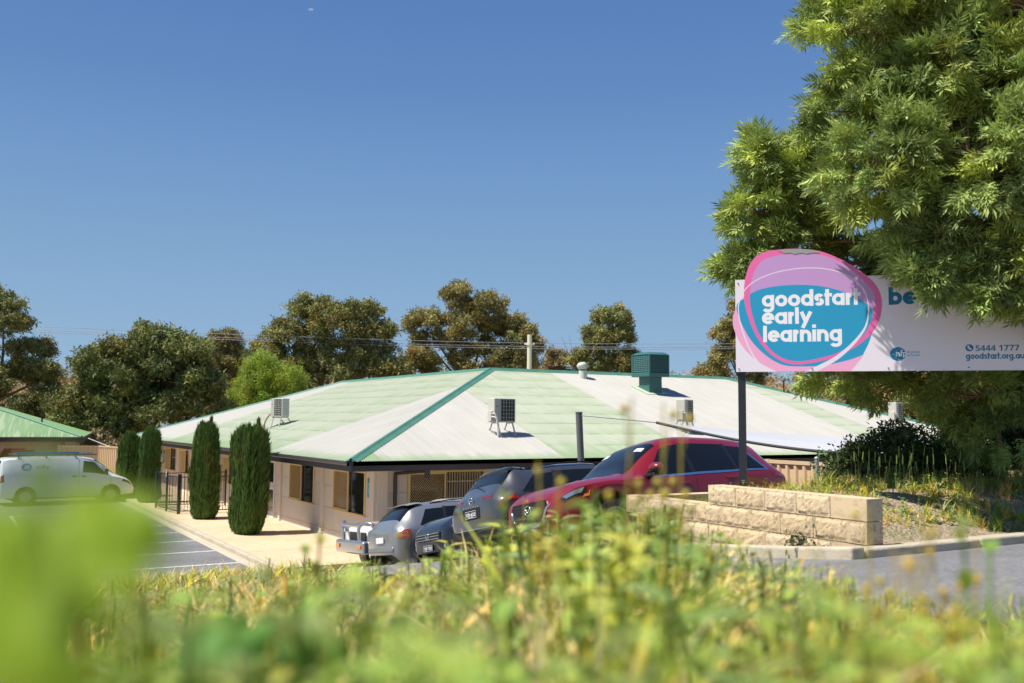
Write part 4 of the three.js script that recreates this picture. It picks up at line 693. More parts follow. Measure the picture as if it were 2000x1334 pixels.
// red SUV, nose to the driveway
{
  const spec = suvBase({ paint: paint(0.22, 0.004, 0.009, 0.1, 0.35), front: true, rear: true, archTrimLine: true, category: 'car' });
  const c = car('parked_car', 'dark red SUV parked highest on the ramp behind the block wall', spec);
  suvDetails(c, spec);
  const { g, k, body } = c;
  // five-sided dark grille with a chrome wing below and a ring emblem with a winged V
  const gs = new THREE.Shape(); [[-0.44, 0.76], [0.44, 0.76], [0.48, 0.68], [0.4, 0.5], [0.26, 0.42], [-0.26, 0.42], [-0.4, 0.5], [-0.48, 0.68]].forEach((p, i) => (i ? gs.lineTo(...p) : gs.moveTo(...p)));
  const grille = part('grille', new THREE.ExtrudeGeometry(gs, { depth: 0.03, bevelEnabled: false }).rotateY(Math.PI / 2).translate(2.262, 0, 0), std(0.008, 0.008, 0.009, 0.35), body);
  part('grille_bars', merge(Array.from({ length: 7 }, (_, i) => box(2.29, 2.297, 0.45 + i * 0.043, 0.456 + i * 0.043, -0.36 - 0.012 * i, 0.36 + 0.012 * i))), std(0.05, 0.05, 0.05, 0.3), grille);
  part('chrome_wing', tube([V3(2.15, 0.74, -0.66), V3(2.27, 0.66, -0.5), V3(2.3, 0.5, -0.41), V3(2.305, 0.41, -0.26), V3(2.31, 0.405, 0), V3(2.305, 0.41, 0.26), V3(2.3, 0.5, 0.41), V3(2.27, 0.66, 0.5), V3(2.15, 0.74, 0.66)], 0.02, 60, 8), chrome, grille);
  part('emblem', merge(new THREE.TorusGeometry(0.078, 0.011, 8, 32).scale(1.12, 0.9, 1).rotateY(Math.PI / 2).translate(2.302, 0.645, 0), tube([V3(2.304, 0.675, -0.08), V3(2.304, 0.665, -0.045), V3(2.304, 0.615, 0), V3(2.304, 0.665, 0.045), V3(2.304, 0.675, 0.08)], 0.011, 24, 6)), chrome, grille);
  part('number_plate', box(2.292, 2.3, 0.3, 0.41, -0.19, 0.19), new THREE.MeshStandardMaterial({ map: plateTex('1KT 1TP', '#5f7180', '#e9efe6'), roughness: 0.5 }), body);
  part('lower_intake', merge(rbox(0.05, 0.1, 0.34, 0.02, 2.2, 0.33, 0.52), rbox(0.05, 0.1, 0.34, 0.02, 2.2, 0.33, -0.52)), trimBlack, body);
  part('sun_shade', k.rect(0.42, 0.5, 4.7, 5.3, 0.007), std(0.7, 0.7, 0.72, 0.6), body);
  placeCar(g, 9.76, 12.12, -1);
}
// grey SUV, tail to the driveway
{
  const grey = paint(0.1, 0.102, 0.108, 0.6, 0.28), spec = suvBase({ h: 1.58, paint: grey, rear: true, front: true, rails: trimBlack, beltTrim: trimBlack });
  const c = car('parked_car', 'grey SUV backed in beside the red car with its tail to the driveway', spec);
  suvDetails(c, spec);
  const { g, k, body } = c;
  part('roof_spoiler', merge(gridGeo(20, 4, (u, v) => { const z = lerp(-0.6, 0.6, u), x = -1.52 - v * 0.34, y = 1.525 - v * 0.05 - 0.03 * (z / 0.6) ** 2; return [x, y, z]; }), gridGeo(20, 1, (u, v) => { const z = lerp(-0.6, 0.6, u); return [-1.86, 1.475 - 0.03 * (z / 0.6) ** 2 - v * 0.03, z]; })), std(0.02, 0.02, 0.022, 0.3, { side: THREE.DoubleSide }), body);
  for (const s of [1, -1]) part('tail_lamp', rbox(0.05, 0.075, 0.3, 0.02, 0, 0, 0).rotateY(s * 0.14).translate(-2.222, 1.015, s * 0.5), phys(0.2, 0.004, 0.008, 0.08, { clearcoat: 1 }), body);
  part('roof_panel', k.rect(-1.42, 0.22, 4.25, 6, 0.003), paint(0.008, 0.008, 0.01, 0, 0.25), body);
  part('emblem', merge(new THREE.TorusGeometry(0.062, 0.009, 8, 28).rotateY(Math.PI / 2).translate(-2.275, 1.02, 0), box(-2.285, -2.275, 1.01, 1.03, -0.085, 0.085)), chrome, body);
  part('lettering', merge(Array.from({ length: 7 }, (_, i) => box(-2.288, -2.282, 0.905, 0.93, -0.27 + i * 0.085, -0.23 + i * 0.085))), chrome, body);
  part('number_plate', box(-2.3, -2.287, 0.74, 0.86, -0.19, 0.19), new THREE.MeshStandardMaterial({ map: plateTex('1IR·632', '#0c0d10', '#f4f4f2', true), roughness: 0.5 }), body).rotation.z = 0;
  part('plate_recess', rbox(0.02, 0.19, 0.6, 0.008, -2.279, 0.81, 0), trimBlack, body);
  const bumper = part('bumper', rbox(0.1, 0.2, 1.5, 0.04, -2.24, 0.47, 0), trimBlack, body);
  part('bumper_trim', tube([V3(-2.2, 0.56, -0.78), V3(-2.31, 0.55, -0.5), V3(-2.315, 0.55, 0), V3(-2.31, 0.55, 0.5), V3(-2.2, 0.56, 0.78)], 0.012, 30, 6), chrome, bumper);
  part('wiper', bar(V3(-2.1, 1.26, 0.05), V3(-2.02, 1.34, -0.34), 0.01, 6), trimBlack, body);
  placeCar(g, 9.9, 14.15, 1);
}
// charcoal car, nose to the driveway
{
  const spec = suvBase({ h: 1.6, paint: paint(0.02, 0.023, 0.03, 0.5, 0.3), front: true, rear: true });
  const c = car('parked_car', 'charcoal car between two greys with a chrome grille bar facing the driveway', spec);
  suvDetails(c, spec);
  const { g, body } = c;
  const grille = part('grille', rbox(0.05, 0.14, 1.0, 0.02, 2.275, 0.62, 0), std(0.008, 0.008, 0.009, 0.35), body);
  part('grille_bars', merge([0.57, 0.62, 0.67].map((y) => box(2.3, 2.308, y - 0.006, y + 0.006, -0.48, 0.48))), chrome, grille);
  part('emblem', merge(new THREE.TorusGeometry(0.06, 0.009, 8, 28).rotateY(Math.PI / 2).translate(2.31, 0.62, 0), tube([V3(2.312, 0.66, -0.04), V3(2.312, 0.58, -0.015), V3(2.312, 0.63, 0), V3(2.312, 0.58, 0.015), V3(2.312, 0.66, 0.04)], 0.006, 20, 5)), chrome, grille);
  part('bumper_trim', rbox(0.06, 0.07, 1.3, 0.025, 2.24, 0.43, 0), std(0.45, 0.46, 0.48, 0.3, { metalness: 0.6 }), body);
  part('number_plate', box(2.3, 2.31, 0.36, 0.47, -0.19, 0.19), new THREE.MeshStandardMaterial({ map: plateTex('1QF 7ZU', '#0c0d10', '#f4f4f2'), roughness: 0.5 }), body);
  placeCar(g, 10.2, 16.45, -1);
}
// silver hatchback, tail to the driveway
{
  const S = [[-2.1, 0.42, 0.66, 0.9, 0.6, 0.66, 0.56], [-2.07, 0.36, 0.8, 0.97, 0.74, 0.78, 0.64], [-1.97, 0.27, 0.88, 1.08, 0.8, 0.85, 0.64], [-1.82, 0.22, 0.92, 1.24, 0.83, 0.885, 0.6], [-1.62, 0.19, 0.935, 1.4, 0.85, 0.9, 0.58], [-1.4, 0.18, 0.93, 1.45, 0.86, 0.9, 0.58], [-0.7, 0.18, 0.92, 1.49, 0.86, 0.9, 0.6], [0.1, 0.18, 0.9, 1.47, 0.86, 0.9, 0.6], [0.45, 0.18, 0.89, 1.4, 0.86, 0.9, 0.59], [0.85, 0.18, 0.885, 1.16, 0.86, 0.9, 0.62], [1.15, 0.18, 0.87, 0.97, 0.86, 0.9, 0.7], [1.6, 0.19, 0.81, 0.9, 0.84, 0.86, 0.67], [1.95, 0.22, 0.7, 0.8, 0.76, 0.78, 0.58], [2.08, 0.27, 0.6, 0.68, 0.64, 0.68, 0.5], [2.12, 0.32, 0.52, 0.6, 0.56, 0.6, 0.45]];
  const spec = { stations: S, axles: [-1.3, 1.3], wheelR: 0.31, archR: 0.37, half: 0.9, paint: paint(0.3, 0.31, 0.32, 0.6, 0.3), trim: paint(0.3, 0.31, 0.32, 0.6, 0.3) };
  const c = car('parked_car', 'silver grey hatchback with round red tail lamps backed towards the driveway', spec), { g, k, body } = c;
  part('windscreen', k.rect(0.46, 1.08, 4.12, 6, 0.004), carGlass, body);
  part('rear_window', k.rect(-1.93, -1.55, 4.25, 6, 0.004), carGlass, body);
  for (const s of [1, -1]) part('side_window', k.side([-0.0, 0.92], [0.06, 0.46], 3.1, 3.88, 0.004, [s]), carGlass, body);
  for (const s of [1, -1]) part('side_window', k.side([-0.98, -0.06], [-0.9, 0.0], 3.1, 3.88, 0.004, [s]), carGlass, body);
  for (const s of [1, -1]) part('side_window', k.side([-1.58, -1.04], [-1.36, -0.96], 3.1, 3.84, 0.004, [s]), carGlass, body);
  part('pillar_trim', merge(k.side([-0.06, 0.0], [0.0, 0.06], 3.08, 3.92, 0.0045), k.side([-1.04, -0.98], [-0.96, -0.9], 3.08, 3.9, 0.0045)), trimBlack, body);
  part('tail_lamp', k.patch(18, 12, (u, w) => { const a = u * Math.PI * 2, r = w; return [-1.93 + 0.13 * r * Math.cos(a), 2.62 + 0.42 * r * Math.sin(a)]; }, 0.008), lampRed, body);
  part('tail_lamp_ring', k.patch(24, 2, (u, w) => { const a = u * Math.PI * 2, r = 0.35 + 0.12 * w; return [-1.93 + 0.13 * r * Math.cos(a), 2.62 + 0.42 * r * Math.sin(a)]; }, 0.013), lampClear, body);
  part('roof_spoiler', gridGeo(20, 4, (u, v) => { const z = lerp(-0.57, 0.57, u); return [-1.4 - v * 0.32, 1.47 - v * 0.05 - 0.03 * (z / 0.57) ** 2, z]; }), std(0.3, 0.31, 0.32, 0.35, { side: THREE.DoubleSide, metalness: 0.5 }), body);
  for (const s of [1, -1]) part('roof_rail', tube([-1.2, -0.7, 0, 0.35].map((x, i) => k.sec(x, 4.5, s).add(V3(0, i % 3 ? 0.04 : 0.005, 0))), 0.014, 20, 6), trimBlack, body);
  part('number_plate', box(-2.13, -2.115, 0.66, 0.78, -0.19, 0.19), std(0.75, 0.75, 0.72, 0.5), body);
  part('bumper', rbox(0.08, 0.1, 1.3, 0.03, -2.09, 0.52, 0), spec.paint, body);
  placeCar(g, 10.02, 18.75, 1);
}
// white four-wheel drive with a tubular bull bar
{
  const S = [[-2.35, 0.55, 0.9, 1.2, 0.78, 0.82, 0.7], [-2.28, 0.5, 1.02, 1.4, 0.86, 0.9, 0.72], [-2.1, 0.46, 1.06, 1.54, 0.9, 0.93, 0.7], [-1, 0.45, 1.06, 1.6, 0.91, 0.94, 0.72], [0.0, 0.45, 1.05, 1.58, 0.91, 0.94, 0.71], [0.3, 0.45, 1.05, 1.5, 0.91, 0.94, 0.7], [0.75, 0.45, 1.05, 1.24, 0.91, 0.94, 0.76], [0.95, 0.45, 1.05, 1.14, 0.91, 0.94, 0.8], [1.7, 0.47, 1.02, 1.1, 0.9, 0.92, 0.78], [2.1, 0.5, 0.97, 1.05, 0.86, 0.88, 0.74], [2.24, 0.54, 0.92, 1.0, 0.8, 0.82, 0.68], [2.28, 0.58, 0.86, 0.94, 0.76, 0.78, 0.64]];
  const white = paint(0.74, 0.72, 0.66, 0, 0.35), spec = { stations: S, axles: [-1.35, 1.45], wheelR: 0.39, archR: 0.47, half: 0.94, paint: white, floor: 0.42, tumble: 0.012 };
  const c = car('parked_car', 'white four-wheel drive with a silver bull bar parked lowest near the building corner', spec), { g, k, body } = c;
  part('windscreen', k.rect(0.33, 0.9, 4.1, 6, 0.004), carGlass, body);
  part('rear_window', k.rect(-2.32, -2.2, 4.3, 6, 0.004), carGlass, body);
  for (const [a, b] of [[-0.1, 0.62], [-0.95, -0.18], [-2.0, -1.05]]) part('side_window', k.side([a, b], [a + 0.03, b > 0.5 ? 0.3 : b + 0.03], 3.08, 3.9), carGlass, body);
  for (const s of [1, -1]) part('headlamp', k.side([1.96, 2.22], [1.92, 2.22], 2.2, 2.95, 0.006, [s]), lampClear, body);
  for (const s of [1, -1]) part('indicator', k.side([1.86, 1.94], [1.84, 1.91], 2.25, 2.9, 0.006, [s]), amber, body);
  part('grille', rbox(0.05, 0.24, 1.0, 0.02, 2.28, 0.78, 0), std(0.03, 0.03, 0.03, 0.4), body);
  const alloy = std(0.62, 0.63, 0.64, 0.22, { metalness: 0.9 });
  const barGroup = part('bull_bar', merge(rbox(0.2, 0.3, 1.72, 0.06, 2.42, 0.58, 0), ...[1, -1].map((s) => tube([V3(2.44, 0.66, s * 0.5), V3(2.46, 1.0, s * 0.5), V3(2.42, 1.1, s * 0.6), V3(2.3, 1.1, s * 0.82), V3(2.26, 1.0, s * 0.88), V3(2.28, 0.7, s * 0.88)], 0.04, 40, 10)), bar(V3(2.45, 1.06, -0.52), V3(2.45, 1.06, 0.52), 0.04, 12)), alloy, g);
  part('bar_lamp', merge(...[1, -1].map((s) => rbox(0.03, 0.09, 0.22, 0.012, 2.53, 0.6, s * 0.66))), amber, barGroup);
  part('bonnet_guard', k.rect(1.98, 2.14, 4.1, 6, 0.02), std(0.28, 0.1, 0.05, 0.25), body);
  placeCar(g, 10.55, 20.95, -1);
}
// white van at the far bays
{
  const S = [[-2.57, 0.42, 0.8, 1.4, 0.8, 0.84, 0.7], [-2.54, 0.36, 1.15, 1.72, 0.88, 0.91, 0.74], [-2.45, 0.33, 1.22, 1.84, 0.93, 0.95, 0.76], [-2.2, 0.31, 1.22, 1.89, 0.945, 0.965, 0.78], [-1, 0.3, 1.2, 1.91, 0.945, 0.965, 0.79], [0.4, 0.3, 1.18, 1.9, 0.945, 0.965, 0.78], [0.85, 0.3, 1.16, 1.84, 0.945, 0.965, 0.76], [1.2, 0.3, 1.13, 1.64, 0.945, 0.96, 0.74], [1.55, 0.3, 1.08, 1.35, 0.94, 0.955, 0.74], [1.75, 0.3, 1.05, 1.19, 0.93, 0.95, 0.76], [1.95, 0.3, 1.0, 1.1, 0.92, 0.94, 0.76], [2.25, 0.31, 0.88, 0.98, 0.88, 0.9, 0.7], [2.45, 0.32, 0.72, 0.84, 0.78, 0.82, 0.6], [2.54, 0.34, 0.58, 0.7, 0.68, 0.72, 0.5], [2.57, 0.38, 0.52, 0.62, 0.6, 0.64, 0.44]];
  const white = paint(0.76, 0.77, 0.78, 0, 0.38), spec = { stations: S, axles: [-1.62, 1.58], wheelR: 0.34, archR: 0.405, half: 0.965, paint: white, trim: white, archTrim: 0.12, category: 'van', tumble: 0.012, spokes: 10 };
  const c = car('delivery_van', 'white panel van with a round blue and pink emblem and a ladder rack', spec), { g, k, body } = c;
  part('windscreen', k.rect(0.92, 1.72, 4.1, 6, 0.004), carGlass, body);
  part('rear_window', k.rect(-2.56, -2.5, 4.2, 6, 0.004), carGlass, body);
  for (const s of [1, -1]) part('cab_window', k.side([0.46, 1.6], [0.5, 0.92], 3.12, 3.86, 0.005, [s]), carGlass, body);
  for (const s of [1, -1]) part('tail_lamp', k.side([-2.54, -2.4], [-2.53, -2.42], 2.1, 3.0, 0.006, [s]), phys(0.36, 0.04, 0.02, 0.1, { clearcoat: 1 }), body);
  for (const s of [1, -1]) part('headlamp', k.side([2.0, 2.42], [2.06, 2.3], 2.42, 3.0, 0.005, [s]), phys(0.07, 0.075, 0.08, 0.06, { clearcoat: 1 }), body);
  for (const x of [0.32, 1.56]) part('door_gap', k.patch(1, 20, (u, w) => [x + u * 0.008, lerp(0.3, x > 1 ? 3.0 : 3.95, w)], 0.0015), trimBlack, body);
  for (const s of [1, -1]) part('slide_rail', k.rect(-2.0, -0.35, 2.7, 2.74, 0.004, [s]), std(0.3, 0.31, 0.33, 0.5), body);
  for (const x of [0.16, 0.52]) for (const s of [1, -1]) { const q = k.sec(x, 2.6, s); part('door_handle', rbox(0.19, 0.04, 0.05, 0.012, q.x, q.y + 0.02, q.z + s * 0.012), trimBlack, body); }
  for (const s of [1, -1]) part('lower_rub_strip', k.rect(-2.3, 2.2, 0.15, 0.5, 0.004, [s]), std(0.05, 0.05, 0.055, 0.6), body);
  for (const s of [1, -1]) { const q = k.sec(1.35, 3.1, s); part('mirror', rbox(0.12, 0.24, 0.2, 0.04, q.x, q.y + 0.14, q.z + s * 0.14), trimBlack, body); }
  // emblem and word on the flank that faces the camera (z > 0)
  const disc = (cx, cv, rx, rv, off) => k.patch(28, 3, (u, w) => [cx + rx * w * Math.cos(u * 6.2832), cv + rv * w * Math.sin(u * 6.2832)], off, [1]);
  const em = part('emblem', disc(-1.62, 3.5, 0.19, 0.24, 0.004), std(0.5, 0.12, 0.3, 0.4), body);
  part('emblem_blue', disc(-1.61, 3.51, 0.17, 0.205, 0.006), std(0.04, 0.12, 0.45, 0.4), body);
  part('emblem_light', disc(-1.6, 3.44, 0.14, 0.12, 0.008), std(0.12, 0.42, 0.7, 0.4), body);
  part('emblem_lines', merge([3.4, 3.49, 3.58].map((v, i) => k.rect(-1.72 + 0.02 * i, -1.5, v, v + 0.03, 0.01, [1]))), std(0.8, 0.85, 0.9, 0.4), body);
  const strokes = [];
  const lineOn = (pts, wd = 0.024) => { for (let i = 0; i < pts.length - 1; i++) { const [xa, va] = pts[i], [xb, vb] = pts[i + 1], dx = xb - xa, dv = (vb - va) * 0.73, l = Math.hypot(dx, dv) || 1, nx = -dv / l * wd / 2, nv = dx / l * wd / 2 / 0.73; strokes.push(k.patch(2, 1, (u, w) => [lerp(xa, xb, u) + nx * (w * 2 - 1), lerp(va, vb, u) + nv * (w * 2 - 1)], 0.005, [1])); } };
  const arcPts = (cx, cv, rx, rv, a0, a1) => Array.from({ length: 13 }, (_, i) => { const a = lerp(a0, a1, i / 12) * Math.PI / 180; return [cx + rx * Math.cos(a), cv + rv * Math.sin(a)]; });
  lineOn(arcPts(-1.17, 3.46, 0.065, 0.09, 50, 310)); lineOn([[-1.07, 3.37], [-1.07, 3.55]]); lineOn([[-1.07, 3.6], [-1.07, 3.63]]); lineOn([[-1.0, 3.62], [-1.0, 3.38], [-0.96, 3.37]]); lineOn([[-1.03, 3.55], [-0.95, 3.55]]); lineOn([[-0.91, 3.55], [-0.86, 3.37]]); lineOn([[-0.8, 3.55], [-0.89, 3.28]]);
  part('lettering', merge(strokes), std(0.1, 0.11, 0.13, 0.5), body);
  const rack = part('roof_rack', merge([-1.9, -0.9, 0.2].flatMap((x) => [bar(V3(x, 1.99, -0.78), V3(x, 1.99, 0.78), 0.022, 8), bar(V3(x, 1.82, 0.76), V3(x, 1.99, 0.74), 0.02, 6), bar(V3(x, 1.82, -0.76), V3(x, 1.99, -0.74), 0.02, 6)]), bar(V3(-2.05, 1.98, 0.72), V3(1.0, 1.98, 0.72), 0.024, 8), bar(V3(-2.05, 1.98, -0.72), V3(1.0, 1.98, -0.72), 0.024, 8), bar(V3(1.0, 1.98, -0.72), V3(1.0, 1.98, 0.72), 0.024, 8)), std(0.05, 0.05, 0.055, 0.5), body);
  const turn = 0.1;
  g.position.copy(W(4.38, 0.004, 43.95)); g.rotation.y = YAW + turn;
  const lad = thing('ladder', 'blue and grey extension ladder lying along the roof rack of the white van', 'ladder');
  lad.position.copy(g.position); lad.position.y += 2.02; lad.rotation.y = g.rotation.y;
  for (const z of [0.62, 0.28]) { part('stile', box(-2.0, 0.35, 0.0, 0.07, z - 0.015, z + 0.015), std(0.02, 0.2, 0.42, 0.5), lad); part('stile', box(-1.9, 0.9, -0.005, 0.045, z - 0.05, z - 0.02), std(0.4, 0.41, 0.42, 0.4, { metalness: 0.6 }), lad); }
  for (let i = 0; i < 8; i++) part('rung', bar(V3(-1.85 + i * 0.29, 0.03, 0.28), V3(-1.85 + i * 0.29, 0.03, 0.62), 0.014, 6), std(0.4, 0.41, 0.42, 0.4, { metalness: 0.6 }), lad);
}
// red hatchback behind the van with its tailgate up
{
  const red = paint(0.42, 0.012, 0.016, 0.2, 0.35), spec = suvBase({ h: 1.5, paint: red, front: true, rear: true });
  const c = car('parked_car', 'bright red car behind the white van with raised lids', spec);
  suvDetails(c, spec);
  part('raised_lid', merge(sbar(V3(-2.1, 1.25, 0), V3(-2.5, 1.95, 0), 0.05, 1.15), sbar(V3(-1.3, 1.55, 0), V3(-1.8, 2.0, 0), 0.05, 1.1)), std(0.13, 0.003, 0.007, 0.35), c.g);
  c.g.position.set(-25.1, 0.004, -46.9); c.g.rotation.y = 2.6;
}

// ---------------------------------------------------------------- fences
const matTan = [[0.62, 0.44, 0.26], [0.6, 0.425, 0.25], [0.63, 0.45, 0.275]].map((c) => std(...c, 0.6));
function steelFence(label, pts, top, bottom, { bay = 2.35, mats = matTan, capMat = matTan[2], category = 'fence' } = {}) {
  // pts: world [x, z] corners; ribbed sheets between posts, each sheet a piece
  const f = thing('metal_fence', label, category); f.position.set(pts[0][0], bottom, pts[0][1]);
  const hgt = top - bottom;
  for (let i = 0; i < pts.length - 1; i++) {
    const A = V3(pts[i][0] - pts[0][0], 0, pts[i][1] - pts[0][1]), B = V3(pts[i + 1][0] - pts[0][0], 0, pts[i + 1][1] - pts[0][1]), d = B.clone().sub(A), len = d.length(), n = Math.max(1, Math.round(len / bay)), turn = Math.atan2(-d.z, d.x);
    for (let q = 0; q < n; q++) {
      const w = len / n, per = 12, prof = []; // trapezoid ribs every 0.2 m
      for (let x = 0.03; x < w - 0.03; x += 0.195) prof.push([x, 0.018], [x + 0.05, 0.018], [x + 0.075, -0.018], [x + 0.17, -0.018]);
      prof.push([w - 0.03, 0.018]);
      const p = [], ix = [];
      for (const [x, z] of prof) p.push(x, 0.05, z, x, hgt - 0.05, z);
      for (let k = 0; k < prof.length - 1; k++) ix.push(2 * k, 2 * k + 2, 2 * k + 1, 2 * k + 1, 2 * k + 2, 2 * k + 3);
      const g = toCreasedNormals(tri(p, null, ix), 0.3), m = mats[(q + i) % mats.length]; m.side = THREE.DoubleSide;
      const sh = part('fence_sheet', g, m, f); sh.position.copy(A.clone().addScaledVector(d, q / n)); sh.rotation.y = turn;
      const rail = part('rail', merge(box(0, w, hgt - 0.06, hgt, -0.03, 0.03), box(0, w, 0.02, 0.08, -0.03, 0.03)), capMat, f); rail.position.copy(sh.position); rail.rotation.y = turn;
      const post = part('post', box(-0.035, 0.035, -0.3, hgt + 0.01, -0.036, 0.036), capMat, f); post.position.copy(sh.position); post.rotation.y = turn;
    }
    if (i === pts.length - 2) { const post = part('post', box(-0.035, 0.035, -0.3, hgt + 0.01, -0.036, 0.036), capMat, f); post.position.copy(B); post.rotation.y = turn; }
  }
  return f;
}
const xz = (a, b) => { const p = W(a, 0, b); return [p.x, p.z]; };
steelFence('tan ribbed metal fence behind the red car and the garden bed', [xz(12.75, 17.1), xz(12.75, 8.2)], 2.86, 0.95);
steelFence('tan ribbed metal fence beyond the white van turning towards the pencil pines', [[-22.4, -47.9], [-20.6, -48.4], [-18.6, -46.6]], 2.1, 0);
steelFence('brown metal fence with a bright white top rail between the two buildings', [[-22.6, -56.5], [-17.2, -58.5]], 1.86, 0, { mats: [std(0.2, 0.12, 0.09, 0.6)], capMat: std(0.8, 0.78, 0.74, 0.5) });
{ // black tubular fence with a gate round the entry
  const f = thing('steel_bar_fence', 'black steel bar fence with a gate at the building entry between the pines', 'fence');
  const m = std(0.02, 0.022, 0.022, 0.45);
  atAB(f, 7.25, 0.118, 35.75);
  const run = (A, B, h, step, posts = true) => {
    const d = B.clone().sub(A), n = Math.max(2, Math.round(d.length() / step));
    for (const y of [0.1, h - 0.06]) part('rail', sbar(A.clone().setY(y), B.clone().setY(y), 0.03), m, f);
    for (let i = 0; i < n; i++) { const p = A.clone().addScaledVector(d, (i + 0.5) / n); part('bar', bar(p.clone().setY(0.1), p.clone().setY(h - 0.05), 0.009, 6), m, f); }
    if (posts) for (const p of [A, B]) { part('post', box(-0.028, 0.028, 0, h + 0.04, -0.028, 0.028).translate(p.x, 0, p.z), m, f); }
  };
  run(V3(0, 0, 0), V3(-0.15, 0, -1.25), 1.36, 0.1);
  run(V3(-0.15, 0, -1.3), V3(-0.25, 0, -2.75), 1.42, 0.1);
  run(V3(-0.25, 0, -2.8), V3(2.35, 0, -2.8), 1.36, 0.11);
  run(V3(0.05, 0, 0), V3(2.4, 0, 0.02), 1.36, 0.11);
  const latch = part('latch_box', rbox(0.07, 0.16, 0.05, 0.01, -0.17, 1.32, -1.28), std(0.7, 0.69, 0.66, 0.5), f);
  part('latch_pull', cyl(0.016, 0.016, 0.1, 8, -0.17, 1.4, -1.28), std(0.7, 0.69, 0.66, 0.5), latch);
  part('gate_sign', box(1.2, 1.5, 1.02, 1.3, -2.83, -2.82), std(0.62, 0.2, 0.3, 0.5), f);
}
{ // shade sail on leaning grey posts
  const grey = std(0.12, 0.125, 0.135, 0.45);
  const p = thing('shade_sail_post', 'leaning grey round post holding the shade sail wire behind the cars', 'post');
  const base = W(13.86, 0.25, 20.0), head = W(13.67, 3.72, 20.0);
  p.position.copy(base);
  part('shaft', bar(V3(0, 0, 0), head.clone().sub(base), 0.085, 18), grey, p);
  part('cap', bar(head.clone().sub(base), head.clone().sub(base).add(V3(0, 0.03, 0)), 0.092, 18), grey, p);
  const sail = thing('shade_sail', 'pale grey triangular shade sail stretched low behind the red car', 'shade sail');
  const c0 = W(14.2, 3.5, 17.6), c1 = W(16.2, 2.86, 12.6), c2 = W(25.5, 3.1, 16.5);
  sail.position.copy(c0);
  const g = gridGeo(24, 24, (u, v) => { // a hypar-like membrane, edges drawn in
    const q = c0.clone().lerp(c1, u).lerp(c0.clone().lerp(c2, u), v); // triangle from c0 fanning to c1-c2
    const sag = -0.35 * Math.sin(u * Math.PI) * (1 - 0.4 * Math.abs(v - 0.5)) * 0.5;
    return [q.x - c0.x, q.y - c0.y + sag, q.z - c0.z];
  });
  part('membrane', g, new THREE.MeshPhysicalMaterial({ color: C(0.42, 0.43, 0.46), roughness: 0.95, transmission: 0.25, thickness: 0, side: THREE.DoubleSide }), sail);
  part('edge_band', tube(Array.from({ length: 13 }, (_, i) => { const u = i / 12, q = c0.clone().lerp(c1, u); return q.sub(c0).add(V3(0, -0.35 * Math.sin(u * Math.PI) * 0.8 * 0.5, 0)); }), 0.032, 40, 6), std(0.035, 0.036, 0.04, 0.7), sail);
  part('wire', bar(head.clone().sub(c0).add(V3(0, -0.06, 0)), V3(0, 0, 0), 0.012, 6), std(0.2, 0.2, 0.2, 0.4), sail);
}

